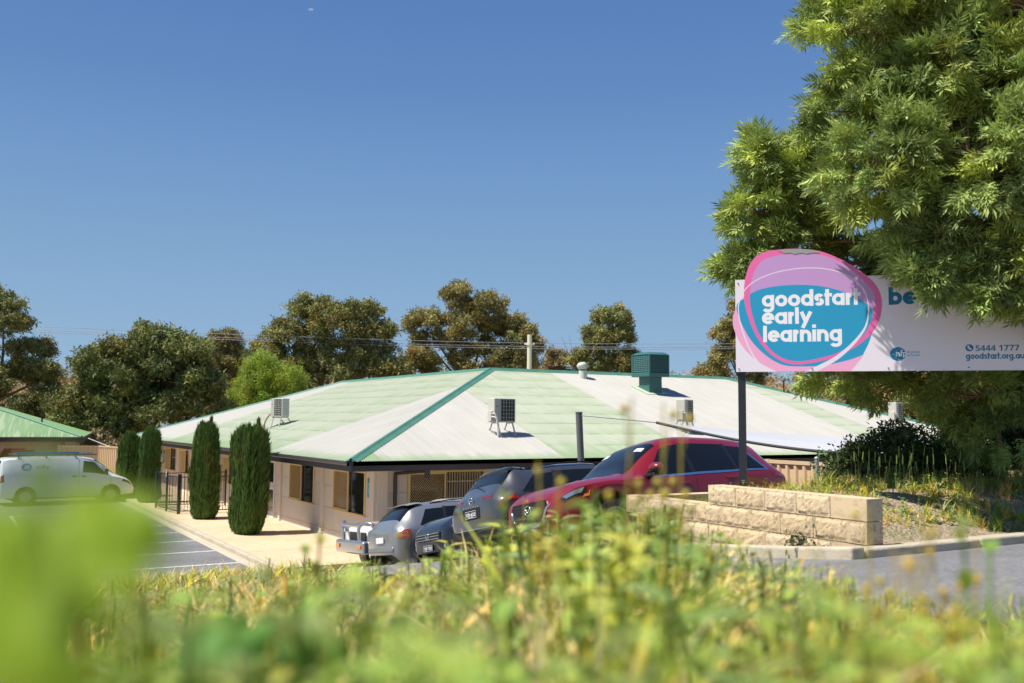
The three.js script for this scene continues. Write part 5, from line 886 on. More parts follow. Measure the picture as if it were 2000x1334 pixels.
// ---------------------------------------------------------------- neighbouring buildings
{
  const h = thing('neighbour_building', 'cream building under a bright green corrugated roof beyond the white van', 'building');
  h.position.set(-21.6, 0, -48.6); h.rotation.y = 22 * Math.PI / 180;
  const w = 8, len = 16, e = 2.52, r = 2.6, pitch = 0.0762; // x runs from -len to 0, z from 0 to -2w; front faces +z
  const mk = (S, limit, place, flip) => { const n = Math.round(S / pitch) * 4, p = [], uv = [], ix = []; for (let i = 0; i <= n; i++) { const s = i / n * S, m = Math.max(0.001, limit(s)), wv = 0.009 * Math.cos(i / 4 * Math.PI * 2); for (let j = 0; j < 2; j++) { const t = j ? m : -0.05, q = place(s, t, e + t * r / w + wv); p.push(q.x, q.y, q.z); uv.push(s / 4, t / 4); } if (i) { const k = (i - 1) * 2; flip ? ix.push(k, k + 1, k + 2, k + 2, k + 1, k + 3) : ix.push(k, k + 2, k + 1, k + 2, k + 3, k + 1); } } return tri(p, uv, ix); };
  const greenTex = tex(512, 256, (u, v) => { const s = tileFbm(u, v * 0.06, 48, 2), n = tileFbm(u, v, 5, 4); return mix3([0.19, 0.31, 0.14], [0.34, 0.41, 0.24], smooth(0.45, 0.75, s)).map((k) => k * (0.9 + 0.2 * n)); });
  const roof = part('roof', mk(len, (s) => Math.min(w, len - s, s), (s, t, y) => V3(s - len, y, -t), false), new THREE.MeshStandardMaterial({ map: greenTex, roughness: 0.5 }), h);
  part('roof_slope', mk(2 * w, (s) => Math.min(w, s, 2 * w - s), (s, t, y) => V3(-t, y, -s), false), new THREE.MeshStandardMaterial({ color: C(0.22, 0.38, 0.16), roughness: 0.5 }), roof);
  part('rear_slope', tri([-len, e, -2 * w, 0, e, -2 * w, -w, e + r, -w, -len, e, 0, -len, e, -2 * w, -w, e + r, -w], null, [0, 1, 2, 3, 4, 5]), std(0.22, 0.38, 0.16, 0.6), roof);
  part('hip_cap', bar(V3(0.02, e + 0.01, 0.02), V3(-w, e + r + 0.03, -w), 0.07, 8), matHip, roof);
  part('fascia', merge(box(-len, 0.04, e - 0.24, e - 0.03, 0.03, 0.06), box(0.03, 0.06, e - 0.24, e - 0.03, 0.03, -2 * w)), matFascia, h);
  part('gutter', merge(rbox(len + 0.1, 0.09, 0.1, 0.02, -len / 2 + 0.05, e - 0.04, 0.11), rbox(0.1, 0.09, 2 * w, 0.02, 0.11, e - 0.04, -w)), matGutter, h);
  part('wall', box(-len + 0.6, -0.75, 0, e - 0.22, -0.7, -2 * w + 0.6), std(0.6, 0.47, 0.32, 0.85), h);
  for (const x of [-6.2, -3.55, -1.05]) part('pilaster', box(x - 0.1, x + 0.1, 0, e - 0.24, -0.699, -0.64), std(0.62, 0.5, 0.36, 0.85), h);
  const fr = new THREE.Group(); fr.position.set(0, 0, -0.695);
  windowUnit(fr, -5.75, -4.55, 1.0, 1.95, {});
  windowUnit(fr, -3.1, -1.6, 0.9, 1.75, { screen: [-3.1, -2.4] });
  dissolve(fr, h);
  part('meter_box', rbox(0.4, 0.6, 0.2, 0.02, -0.72 + 0.12, 1.6, -1.6), matDark, h);
  const flue = one('roof_flue', cyl(0.045, 0.045, 0.62, 8), matDark, 'thin dark flue on the bright green roof', 'flue'); { const p = h.localToWorld ? V3(-2.0, e + 2.0 * r / w - 0.03, -2.6) : null; h.updateMatrixWorld(); flue.position.copy(p.applyMatrix4(h.matrixWorld)); }
}
one('hanging_cable', tube([V3(-22.1, 2.42, -50.5), V3(-20.9, 1.95, -50.6), V3(-19.6, 1.55, -50.5), V3(-18.4, 1.42, -50.4), V3(-17.0, 1.44, -50.4)], 0.03, 40, 6), std(0.82, 0.8, 0.78, 0.4), 'drooping white cable between the green roof corner and the pines', 'cable');
{ // low dark roofed shed behind
  const s = thing('grey_roofed_shed', 'low shed with a slate grey metal roof far behind the pencil pines', 'shed');
  s.position.set(-30, 0, -84);
  part('wall', box(-3.8, 4.6, -0.5, 2.1, -3.5, 3.2), std(0.32, 0.26, 0.2, 0.9), s);
  part('roof', tri([-5.3, 1.95, 4, 5.6, 2.0, 4, 4.5, 3.75, -1, -1.5, 3.6, -1, -5.3, 1.95, 4, -1.5, 3.6, -1, -4.8, 1.95, -4.5, 5.6, 2.0, 4, 5.6, 2.0, -4.5, 4.5, 3.75, -1, -4.8, 1.95, -4.5, -1.5, 3.6, -1, 4.5, 3.75, -1, 5.6, 2.0, -4.5], null, [0, 1, 2, 0, 2, 3, 4, 5, 6, 7, 8, 9, 10, 11, 12, 10, 12, 13]), std(0.15, 0.17, 0.2, 0.5, { side: THREE.DoubleSide }), s);
  part('gutter', box(-5.35, 5.65, 1.88, 2.0, 3.95, 4.05), std(0.2, 0.2, 0.22, 0.5), s);
  part('vent_pipe', cyl(0.07, 0.07, 1.0, 8, 1.2, 3.2, 0.3), std(0.7, 0.7, 0.68, 0.5), s);
}

// ---------------------------------------------------------------- trees
const leafMat = (r, g, b, tr = 0.3) => new THREE.MeshPhysicalMaterial({ color: C(r, g, b), roughness: 0.75, transmission: tr, thickness: 0, side: THREE.DoubleSide, specularIntensity: 0.6 });
const leafTri = (L, Wd, bend = 0.15) => { // pointed leaf along +y, 4 triangles, slightly folded
  return [[0, 0, 0], [-Wd / 2, L * 0.42, bend * Wd], [0, L * 0.45, 0], [Wd / 2, L * 0.42, bend * Wd], [0, L, -bend * L * 0.35]];
};
function leafCluster(n, make) { // make(i) -> { m: Matrix4, L, W }
  const p = [], ix = [], v = V3();
  for (let i = 0; i < n; i++) { const { m, L, Wd } = make(i), k = p.length / 3; for (const q of leafTri(L, Wd)) { v.set(...q).applyMatrix4(m); p.push(v.x, v.y, v.z); } ix.push(k, k + 2, k + 1, k, k + 3, k + 2, k + 1, k + 2, k + 4, k + 2, k + 3, k + 4); }
  return tri(p, null, ix);
}
const randQuat = () => new THREE.Quaternion().setFromEuler(new THREE.Euler(rr(-3.14, 3.14), rr(-3.14, 3.14), rr(-3.14, 3.14)));
const ballCluster = (n, r, L0, L1, ratio) => leafCluster(n, () => { const d = V3(gauss(), gauss(), gauss()).multiplyScalar(r * 0.75), L = rr(L0, L1); return { m: new THREE.Matrix4().compose(d, randQuat(), V3(1, 1, 1)), L, Wd: L * ratio }; });
seed = 11;
const clumpGum = [0, 1, 2].map(() => ballCluster(16, 0.34, 0.2, 0.36, 0.34)), clumpFine = [0, 1].map(() => ballCluster(20, 0.3, 0.1, 0.2, 0.3));
const _m = new THREE.Matrix4(), _c = new THREE.Color();
function scatter(name, geo, mat, list, parent) { // list of { p, q, s, c }
  const im = shadow(new THREE.InstancedMesh(geo, mat, list.length)); im.name = name; im.userData.kind = 'stuff';
  list.forEach((e, i) => { _m.compose(e.p, e.q, typeof e.s === 'number' ? V3(e.s, e.s, e.s) : e.s); im.setMatrixAt(i, _m); if (e.c) im.setColorAt(i, _c.setRGB(...e.c)); });
  parent.add(im); return im;
}
const taper = (pts, r0, r1, n = 8, seg = 7) => { // tapered tube through pts
  const c = new THREE.CatmullRomCurve3(pts), fr = c.computeFrenetFrames(n * 2, false), p = [], t = [], ix = [];
  for (let i = 0; i <= n * 2; i++) { const q = c.getPointAt(i / (n * 2)), r = lerp(r0, r1, Math.pow(i / (n * 2), 0.8)); for (let j = 0; j <= seg; j++) { const a = j / seg * Math.PI * 2; p.push(q.x + r * (Math.cos(a) * fr.normals[i].x + Math.sin(a) * fr.binormals[i].x), q.y + r * (Math.cos(a) * fr.normals[i].y + Math.sin(a) * fr.binormals[i].y), q.z + r * (Math.cos(a) * fr.normals[i].z + Math.sin(a) * fr.binormals[i].z)); t.push(j / seg, i / 4); } }
  for (let i = 0; i < n * 2; i++) for (let j = 0; j < seg; j++) { const k = i * (seg + 1) + j; ix.push(k, k + seg + 1, k + 1, k + 1, k + seg + 1, k + seg + 2); }
  return tri(p, t, ix);
};
const barkTex = tex(64, 256, (u, v) => { const n = tileFbm(u, v * 0.3, 8, 4); return mix3([0.1, 0.065, 0.045], [0.3, 0.22, 0.17], n); });
const matBark = new THREE.MeshStandardMaterial({ map: barkTex, roughness: 1 }), matPaleBark = std(0.42, 0.36, 0.3, 0.9);
const onBall = () => { const z = rr(-1, 1), a = rr(0, 6.2832), r = Math.sqrt(1 - z * z); return V3(r * Math.cos(a), z, r * Math.sin(a)); };
// lobes: [dx, y, dz, rx, ry, rz] relative to the foot
function tree(name, label, x, z, lobes, o) {
  const t = thing(name, label, o.category ?? 'tree', o.group); const y0 = (o.base ?? groundY(x, z)) - 0.1;
  t.position.set(x, y0, z);
  seed = o.seed;
  const top = Math.max(...lobes.map((l) => l[1])), trunkTop = V3(o.lean ?? 0, (o.fork ?? 0.5) * (top - y0 * 0), 0);
  const limbs = [taper([V3(0, -0.2, 0), V3((o.lean ?? 0) * 0.3, trunkTop.y * 0.5, 0.1), trunkTop], o.r ?? 0.3, (o.r ?? 0.3) * 0.6)];
  const list = [];
  for (const [dx, y, dz, rx, ry, rz] of lobes) {
    const c = V3(dx, y, dz), mid = trunkTop.clone().lerp(c, 0.5).add(V3(rr(-0.4, 0.4), -ry * 0.25, rr(-0.4, 0.4)));
    limbs.push(taper([trunkTop.clone().multiplyScalar(rr(0.75, 0.98)), mid, c], (o.r ?? 0.3) * 0.45, 0.05, 6, 6));
    const nb = Math.max(4, Math.round((o.tufts ?? 9) * Math.pow(rx * ry * rz, 0.5)));
    for (let i = 0; i < nb; i++) {
      const d = onBall(); if (d.y < -0.35 && rnd() < 0.6) d.y *= -1;
      const k = Math.pow(rr(0.25, 1), 0.45), tc = V3(dx + d.x * rx * k, y + d.y * ry * k, dz + d.z * rz * k), tr = (o.tuft ?? 0.8) * rr(0.7, 1.25);
      if (rnd() < 0.3) limbs.push(taper([c.clone().lerp(tc, 0.1), c.clone().lerp(tc, 0.6).add(V3(0, -0.15, 0)), tc], 0.05, 0.015, 3, 4));
      const shade = rr(0.72, 1.25), warm = rnd();
      const nc = o.perTuft ?? 26;
      for (let j = 0; j < nc; j++) {
        const e = onBall().multiplyScalar(tr * Math.pow(rnd(), 0.4)); e.y *= o.tuftFlat ?? 0.62;
        const k2 = shade * rr(0.75, 1.3), col = warm < 0.2 ? [1.15 * k2, 0.95 * k2, 0.75 * k2] : warm > 0.88 ? [0.8 * k2, 0.9 * k2, 1.0 * k2] : [k2, k2, k2];
        list.push({ p: tc.clone().add(e), q: randQuat(), s: rr(0.7, 1.25) * (o.leaf ?? 1), c: col });
      }
    }
  }
  part('trunk', merge(limbs), o.bark ?? matBark, t);
  const n = o.protos ?? clumpGum, parts = n.map(() => []);
  list.forEach((e, i) => parts[i % n.length].push(e));
  const crown = new THREE.Group(); crown.name = 'crown'; t.add(crown);
  parts.forEach((l, i) => scatter('foliage', n[i], o.mat, l, crown));
  return t;
}
const gumMat = leafMat(0.27, 0.27, 0.085, 0.22), gumWarm = leafMat(0.31, 0.275, 0.092, 0.22), gumDark = leafMat(0.13, 0.14, 0.04, 0.15), scrubMat = leafMat(0.36, 0.28, 0.13, 0.2), limeMat = leafMat(0.36, 0.47, 0.05, 0.42), redMat = leafMat(0.16, 0.07, 0.04, 0.15);
const bgGroup = 'gum trees behind the buildings';
tree('gum_tree', 'tall open gum tree at the left edge above the green roof', -40.2, -75, [[-1.5, 12.2, 0, 2.3, 1.7, 2], [0.6, 11.0, 0.5, 1.9, 1.5, 2], [2.3, 8.6, -0.5, 1.7, 1.5, 1.5], [1.0, 6.2, 0.5, 2.6, 1.3, 2], [3.9, 6.5, 0, 1.5, 1.1, 1.5], [-2.5, 8.2, 0, 2.4, 1.6, 2], [-1.6, 5.0, 0, 2.8, 1.4, 2], [4.4, 5.2, 0.5, 1.1, 0.8, 1.2]], { seed: 21, mat: gumMat, r: 0.38, fork: 0.42, tufts: 8, tuft: 0.75, group: bgGroup });
tree('broad_tree', 'broad dense dark green tree between the green roofed building and the hall', -25.2, -66, [[-1.2, 6.0, 0, 3.4, 2.6, 3], [2.0, 6.2, 0.3, 3.2, 2.6, 3], [0.2, 8.2, 0, 2.6, 1.9, 2.4], [-2.6, 7.0, 0.5, 1.9, 1.7, 2], [3.0, 7.6, 0, 1.9, 1.5, 2], [-4.2, 4.0, 0.4, 2.2, 1.5, 2], [3.9, 4.2, 0, 2.0, 1.8, 2], [0.5, 4.2, 1.0, 3.2, 1.3, 2.4], [-1.8, 3.2, 0.6, 1.6, 1.0, 1.5]], { seed: 31, mat: leafMat(0.2, 0.215, 0.06, 0.18), r: 0.32, fork: 0.28, tufts: 10, tuft: 0.72, perTuft: 30, bark: std(0.22, 0.12, 0.085, 0.9) });
tree('gum_tree', 'small dark gum between the broad tree and the lime green tree', -28.4, -95, [[0, 9.6, 0, 1.5, 1.3, 1.4], [0.6, 8.0, 0, 1.6, 1.5, 1.5], [-1.6, 7.6, 0, 1.6, 1.2, 1.5], [0.3, 6, 0, 1.4, 1.6, 1.4]], { base: 1.5, seed: 41, mat: gumWarm, r: 0.2, group: bgGroup });
tree('lime_green_tree', 'bright lime green upright bushy tree behind the white end of the roof', -18.3, -72, [[0, 4.6, 0, 2.7, 2.6, 2.4], [1.2, 5.6, 0, 1.6, 2.2, 1.6], [-1.4, 4.6, 0, 1.6, 2.2, 1.6], [-0.4, 6.6, 0, 1.6, 1.9, 1.6], [1.9, 4.2, 0.4, 1.2, 2.0, 1.4], [-0.2, 2.8, 0.8, 2.6, 1.6, 1.8]], { seed: 51, mat: limeMat, r: 0.16, fork: 0.2, tufts: 13, tuft: 0.5, tuftFlat: 1.5, perTuft: 30, protos: clumpFine });
tree('gum_tree', 'wide olive brown gum behind the ridge left of the pole', -16.6, -86, [[0.6, 10.5, 0, 2.9, 2.3, 2.5], [-1.6, 12.0, 0, 1.9, 1.5, 1.8], [2.6, 11.6, 0, 2.4, 1.5, 2], [4.4, 9.2, 0, 2.3, 2.2, 2], [-3.6, 9.4, 0, 2.3, 1.8, 2], [-5.4, 8.2, 0, 1.5, 1.6, 1.5], [1.0, 7.2, 0, 4.5, 1.9, 2.5], [5.4, 6.4, 0, 1.9, 1.6, 2], [-3, 6.4, 0, 3, 1.8, 2]], { base: 1.2, seed: 61, mat: gumMat, r: 0.4, fork: 0.35, tufts: 9, tuft: 0.85, group: bgGroup });
tree('gum_tree', 'tallest olive gum rising behind the roof ridge at the cream pole', -4.0, -92, [[-1.0, 13.6, 0, 1.9, 1.4, 1.7], [1.5, 12.2, 0, 2.6, 1.7, 2.2], [-0.2, 10.4, 0, 2.7, 2.0, 2.2], [3.6, 10.0, 0, 2.3, 2.2, 2], [5.2, 9.0, 0, 1.5, 1.9, 1.5], [-4.4, 11.0, 0, 2.0, 1.3, 1.8], [-3.6, 8.6, 0, 2.6, 1.7, 2], [1.2, 7.4, 0, 3.9, 1.8, 2.4], [-5, 6.6, 0, 1.9, 1.6, 1.8], [4.6, 7, 0, 2.0, 1.6, 2]], { base: 1.9, seed: 71, mat: gumWarm, r: 0.42, fork: 0.4, tufts: 8, tuft: 0.82, group: bgGroup });
tree('gum_tree', 'narrow dark gum standing left of the green roof cooler', 9.7, -95, [[0.2, 11.2, 0, 1.7, 1.7, 1.6], [1.0, 9.4, 0, 1.9, 1.6, 1.7], [-0.8, 9.2, 0, 1.6, 1.6, 1.5], [1.9, 7.6, 0, 1.3, 1.1, 1.3], [-2.2, 7.2, 0, 1.7, 1.4, 1.6], [0.2, 6.8, 0, 2.4, 1.4, 1.8], [-1.6, 9.9, 0, 1.0, 1.0, 1.0]], { base: 2.2, seed: 81, mat: gumMat, r: 0.26, fork: 0.45, tufts: 8, tuft: 0.72, group: bgGroup, bark: matPaleBark });
tree('gum_tree', 'low thin grey green gum just left of the turbine vent', 4.6, -98, [[0, 7.2, 0, 1.0, 1.6, 1.0], [-0.7, 6.0, 0, 1.0, 1.3, 1.0], [0.8, 5.6, 0, 1.2, 1.1, 1.0]], { base: 2.4, seed: 91, mat: scrubMat, r: 0.12, tufts: 8, tuft: 0.6, group: bgGroup });
tree('gum_tree', 'reddish brown gum half hidden behind the left end of the sign', 21.0, -88, [[0.4, 11.6, 0, 1.4, 1.5, 1.4], [-0.9, 9.8, 0, 1.5, 1.4, 1.4], [0.8, 9.0, 0, 2.0, 1.7, 1.7], [-1.0, 7.4, 0, 1.9, 1.5, 1.6], [-2.9, 6.0, 0, 1.4, 0.9, 1.4], [1.8, 7, 0, 2, 1.7, 1.8]], { base: 2.0, seed: 101, mat: gumWarm, r: 0.26, tufts: 9, tuft: 0.7, group: bgGroup });
{ // bare leaning sapling
  const s = one('bare_sapling', merge(taper([V3(0, 0, 0), V3(-0.5, 3, 0), V3(-1.1, 5.2, 0), V3(-2.0, 7.4, 0)], 0.07, 0.02, 8, 5), taper([V3(-1.0, 5.0, 0), V3(-1.0, 6.4, 0), V3(-1.3, 7.6, 0)], 0.035, 0.012, 5, 4), taper([V3(-0.7, 4, 0), V3(-0.1, 5.4, 0.2), V3(0.3, 6.2, 0.2)], 0.03, 0.01, 5, 4)), matPaleBark, 'bare leaning sapling beside the turbine vent', 'sapling'); s.position.set(7.0, 4.6, -97);
}
{ // dead pale branches in front of the left hill
  const br = []; seed = 5; for (let i = 0; i < 9; i++) { const a = rr(-1.2, 1.2); br.push(taper([V3(0, rr(0.4, 3), 0), V3(Math.sin(a) * 1.2, rr(2.2, 3.6), rr(-0.4, 0.4)), V3(Math.sin(a) * rr(2, 3.4), rr(2.6, 5), rr(-0.8, 0.8))], 0.06, 0.015, 5, 4)); }
  const s = one('dead_tree', merge(taper([V3(0, 0, 0), V3(0.1, 2, 0), V3(-0.1, 4.4, 0)], 0.14, 0.04, 6, 6), br), std(0.5, 0.42, 0.34, 0.9), 'bare pale dead tree left of the broad dark tree', 'dead tree'); s.position.set(-33.2, 0.4, -74);
}
// scrub on the hill: one mass of dry bushes
{
  seed = 77; const list = [[], []];
  for (let i = 0; i < 2600; i++) {
    const x = rr(-75, 85), d = rr(72, 128), px = x / d; if (rnd() < 0.35 && d > 110) continue;
    const y = groundY(x, -d), sz = rr(0.8, 2.3) * (rnd() < 0.12 ? 1.7 : 1), warm = rr(0.6, 1.4), n = 5;
    const tone = rnd() < 0.3 ? [1.5, 1.05, 0.75] : rnd() < 0.5 ? [1, 1, 0.9] : [0.75, 0.9, 0.75];
    for (let j = 0; j < n; j++) list[j % 2].push({ p: V3(x + gauss() * sz * 0.7, y + Math.abs(gauss()) * sz * 0.7 + 0.2, -d + gauss() * sz * 0.7), q: randQuat(), s: sz * rr(0.6, 1.1), c: tone.map((k) => k * warm * rr(0.7, 1.2)) });
  }
  const sc = new THREE.Group(); sc.name = numbered('hillside_scrub'); scene.add(sc); tag(sc, 'dry mixed scrub covering the hill behind the buildings', 'scrub', null, 'stuff');
  list.forEach((l, i) => scatter('foliage', clumpGum[i], scrubMat, l, sc));
}
const shrub = (label, x, z, r, h, mat, sd, o = {}) => tree('shrub', label, x, z, [[0, h * 0.55, 0, r, h * 0.5, r], [r * 0.5, h * 0.45, 0.2, r * 0.7, h * 0.4, r * 0.7], [-r * 0.5, h * 0.4, 0.1, r * 0.7, h * 0.4, r * 0.7]], { seed: sd, mat, r: 0.08, fork: 0.3, tufts: 10, tuft: 0.6, category: 'shrub', group: 'shrubs behind the buildings', ...o });
shrub('dark evergreen shrub below the tall left gum', -35.6, -73, 2.0, 4.6, gumDark, 201, { base: 1.0 });
shrub('golden brown shrub just above the hall roof left of the wide gums', -8.0, -80, 1.6, 5.2, gumWarm, 203, { base: 0.6 });
shrub('rust coloured low shrub at the ridge under the tall gum', -6.4, -78, 1.3, 5.6, redMat, 205, { base: 0.9 });
shrub('dark leafy shrub in the gap between broad tree and lime tree', -21.6, -68, 1.3, 3.2, gumDark, 207);
shrub('yellow green bush under the broad tree above the brown fence', -27.2, -64, 1.3, 2.4, scrubMat, 209);
shrub('small golden shrub at the ridge right of the turbine vent', 12.0, -90, 1.5, 6.2, gumWarm, 211, { base: 1.4 });
shrub('low olive bush behind the ridge right of the cooler', 17.2, -86, 1.4, 5.6, gumWarm, 213, { base: 1.2 });
shrub('grey brown shrub under the left half of the sign', 24.0, -72, 2.6, 5.2, scrubMat, 215, { base: 1.0 });
shrub('olive shrub behind the roof below the middle of the sign', 29.5, -70, 2.4, 5.2, gumMat, 217, { base: 1.0 });

// pencil pines along the footpath: a dark core bristling with upright sprays
{
  seed = 301;
  const spray = leafCluster(7, () => ({ m: new THREE.Matrix4().compose(V3(gauss() * 0.03, rr(-0.06, 0.05), gauss() * 0.03), new THREE.Quaternion().setFromEuler(new THREE.Euler(gauss() * 0.28, rr(0, 6.28), gauss() * 0.28)), V3(1, 1, 1)), L: rr(0.1, 0.2), Wd: rr(0.014, 0.026) }));
  const mat = leafMat(0.085, 0.155, 0.024, 0.12), core = std(0.085, 0.14, 0.022, 1);
  const pine = (a, b, h, prof, sd, label, twin) => {
    seed = sd; const t = thing('pencil_pine', label, 'pine tree', 'pencil pines along the footpath'); atAB(t, a, 0.1, b);
    const f = pchip(prof), list = [];
    part('trunk', cyl(0.09, 0.06, 0.5, 8), matBark, t);
    const coreG = gridGeo(16, 20, (u, v) => { const y = lerp(0.12, h * 0.9, v), r = f(v * 0.9) * 0.8, an = -u * Math.PI * 2; return [Math.cos(an) * r, y, Math.sin(an) * r]; });
    part('inner_foliage', coreG, core, t);
    for (let i = 0; i < 9000; i++) {
      const v = rnd(), y = v * h, an = rr(0, 6.283), lump = (0.7 + 0.34 * noise2(an * 1.6 + sd, y * 0.8) + 0.42 * noise2(an * 6 + sd, y * 0.5)) * (i % 16 === 0 ? 1.1 : 1), r = f(v) * lump * Math.pow(rr(0.55, 1), 0.35);
      const k = rr(0.65, 1.4), dry = fbm(an * 2 + sd, y * 1.3, 3) > 0.74;
      list.push({ p: V3(Math.cos(an) * r, y, Math.sin(an) * r), q: new THREE.Quaternion().setFromEuler(new THREE.Euler(Math.sin(an) * 0.2 + gauss() * 0.14, rr(0, 6.28), -Math.cos(an) * 0.2 + gauss() * 0.14)), s: rr(0.9, 2.0), c: dry ? [1.3 * k, 0.9 * k, 0.8 * k] : [k, k, k] });
    }
    for (const [dx, dz, hh] of twin) for (let i = 0; i < 420; i++) { const v = rnd(), y = h * 0.86 + v * hh, r = 0.15 * (1 - v * v) * rnd(), an = rr(0, 6.28), k = rr(0.7, 1.3); list.push({ p: V3(dx + Math.cos(an) * r, y, dz + Math.sin(an) * r), q: new THREE.Quaternion().setFromEuler(new THREE.Euler(gauss() * 0.15, rr(0, 6.28), gauss() * 0.15)), s: rr(0.7, 1.3), c: [k, k, k] }); }
    scatter('crown', spray, mat, list, t);
  };
  const slim = (q, k) => q.map(([u, r]) => [u, r * k]), P1 = slim([[0, 0.3], [0.06, 0.42], [0.25, 0.5], [0.45, 0.46], [0.75, 0.43], [0.92, 0.4], [0.98, 0.3], [1, 0.16]], 0.92), P2 = slim([[0, 0.3], [0.06, 0.4], [0.3, 0.42], [0.6, 0.4], [0.85, 0.37], [0.96, 0.28], [1, 0.14]], 0.9);
  pine(7.88, 28.85, 2.95, P1, 311, 'nearest and widest dark green pencil pine beside the footpath', [[0.2, 0.1, 0.72], [-0.22, 0, 0.5], [0, -0.2, 0.5], [0.05, 0.2, 0.46], [-0.1, 0.15, 0.56]]);
  pine(7.72, 33.8, 3.0, P2, 313, 'second pencil pine from the hall corner with a forked top', [[0.14, 0, 0.72], [-0.18, 0.1, 0.56], [0, 0.15, 0.5]]);
  pine(7.2, 41.2, 2.75, P2.map(([u, r]) => [u, r * 0.86]), 317, 'third pencil pine standing left of the black gate fence', [[0.1, 0, 0.55], [-0.16, 0.1, 0.42]]);
  pine(6.95, 44.6, 2.5, [[0, 0.28], [0.1, 0.38], [0.5, 0.42], [0.85, 0.36], [1, 0.12]], 319, 'farthest pencil pine at the nose of the white van', [[0.06, 0, 0.45]]);
}

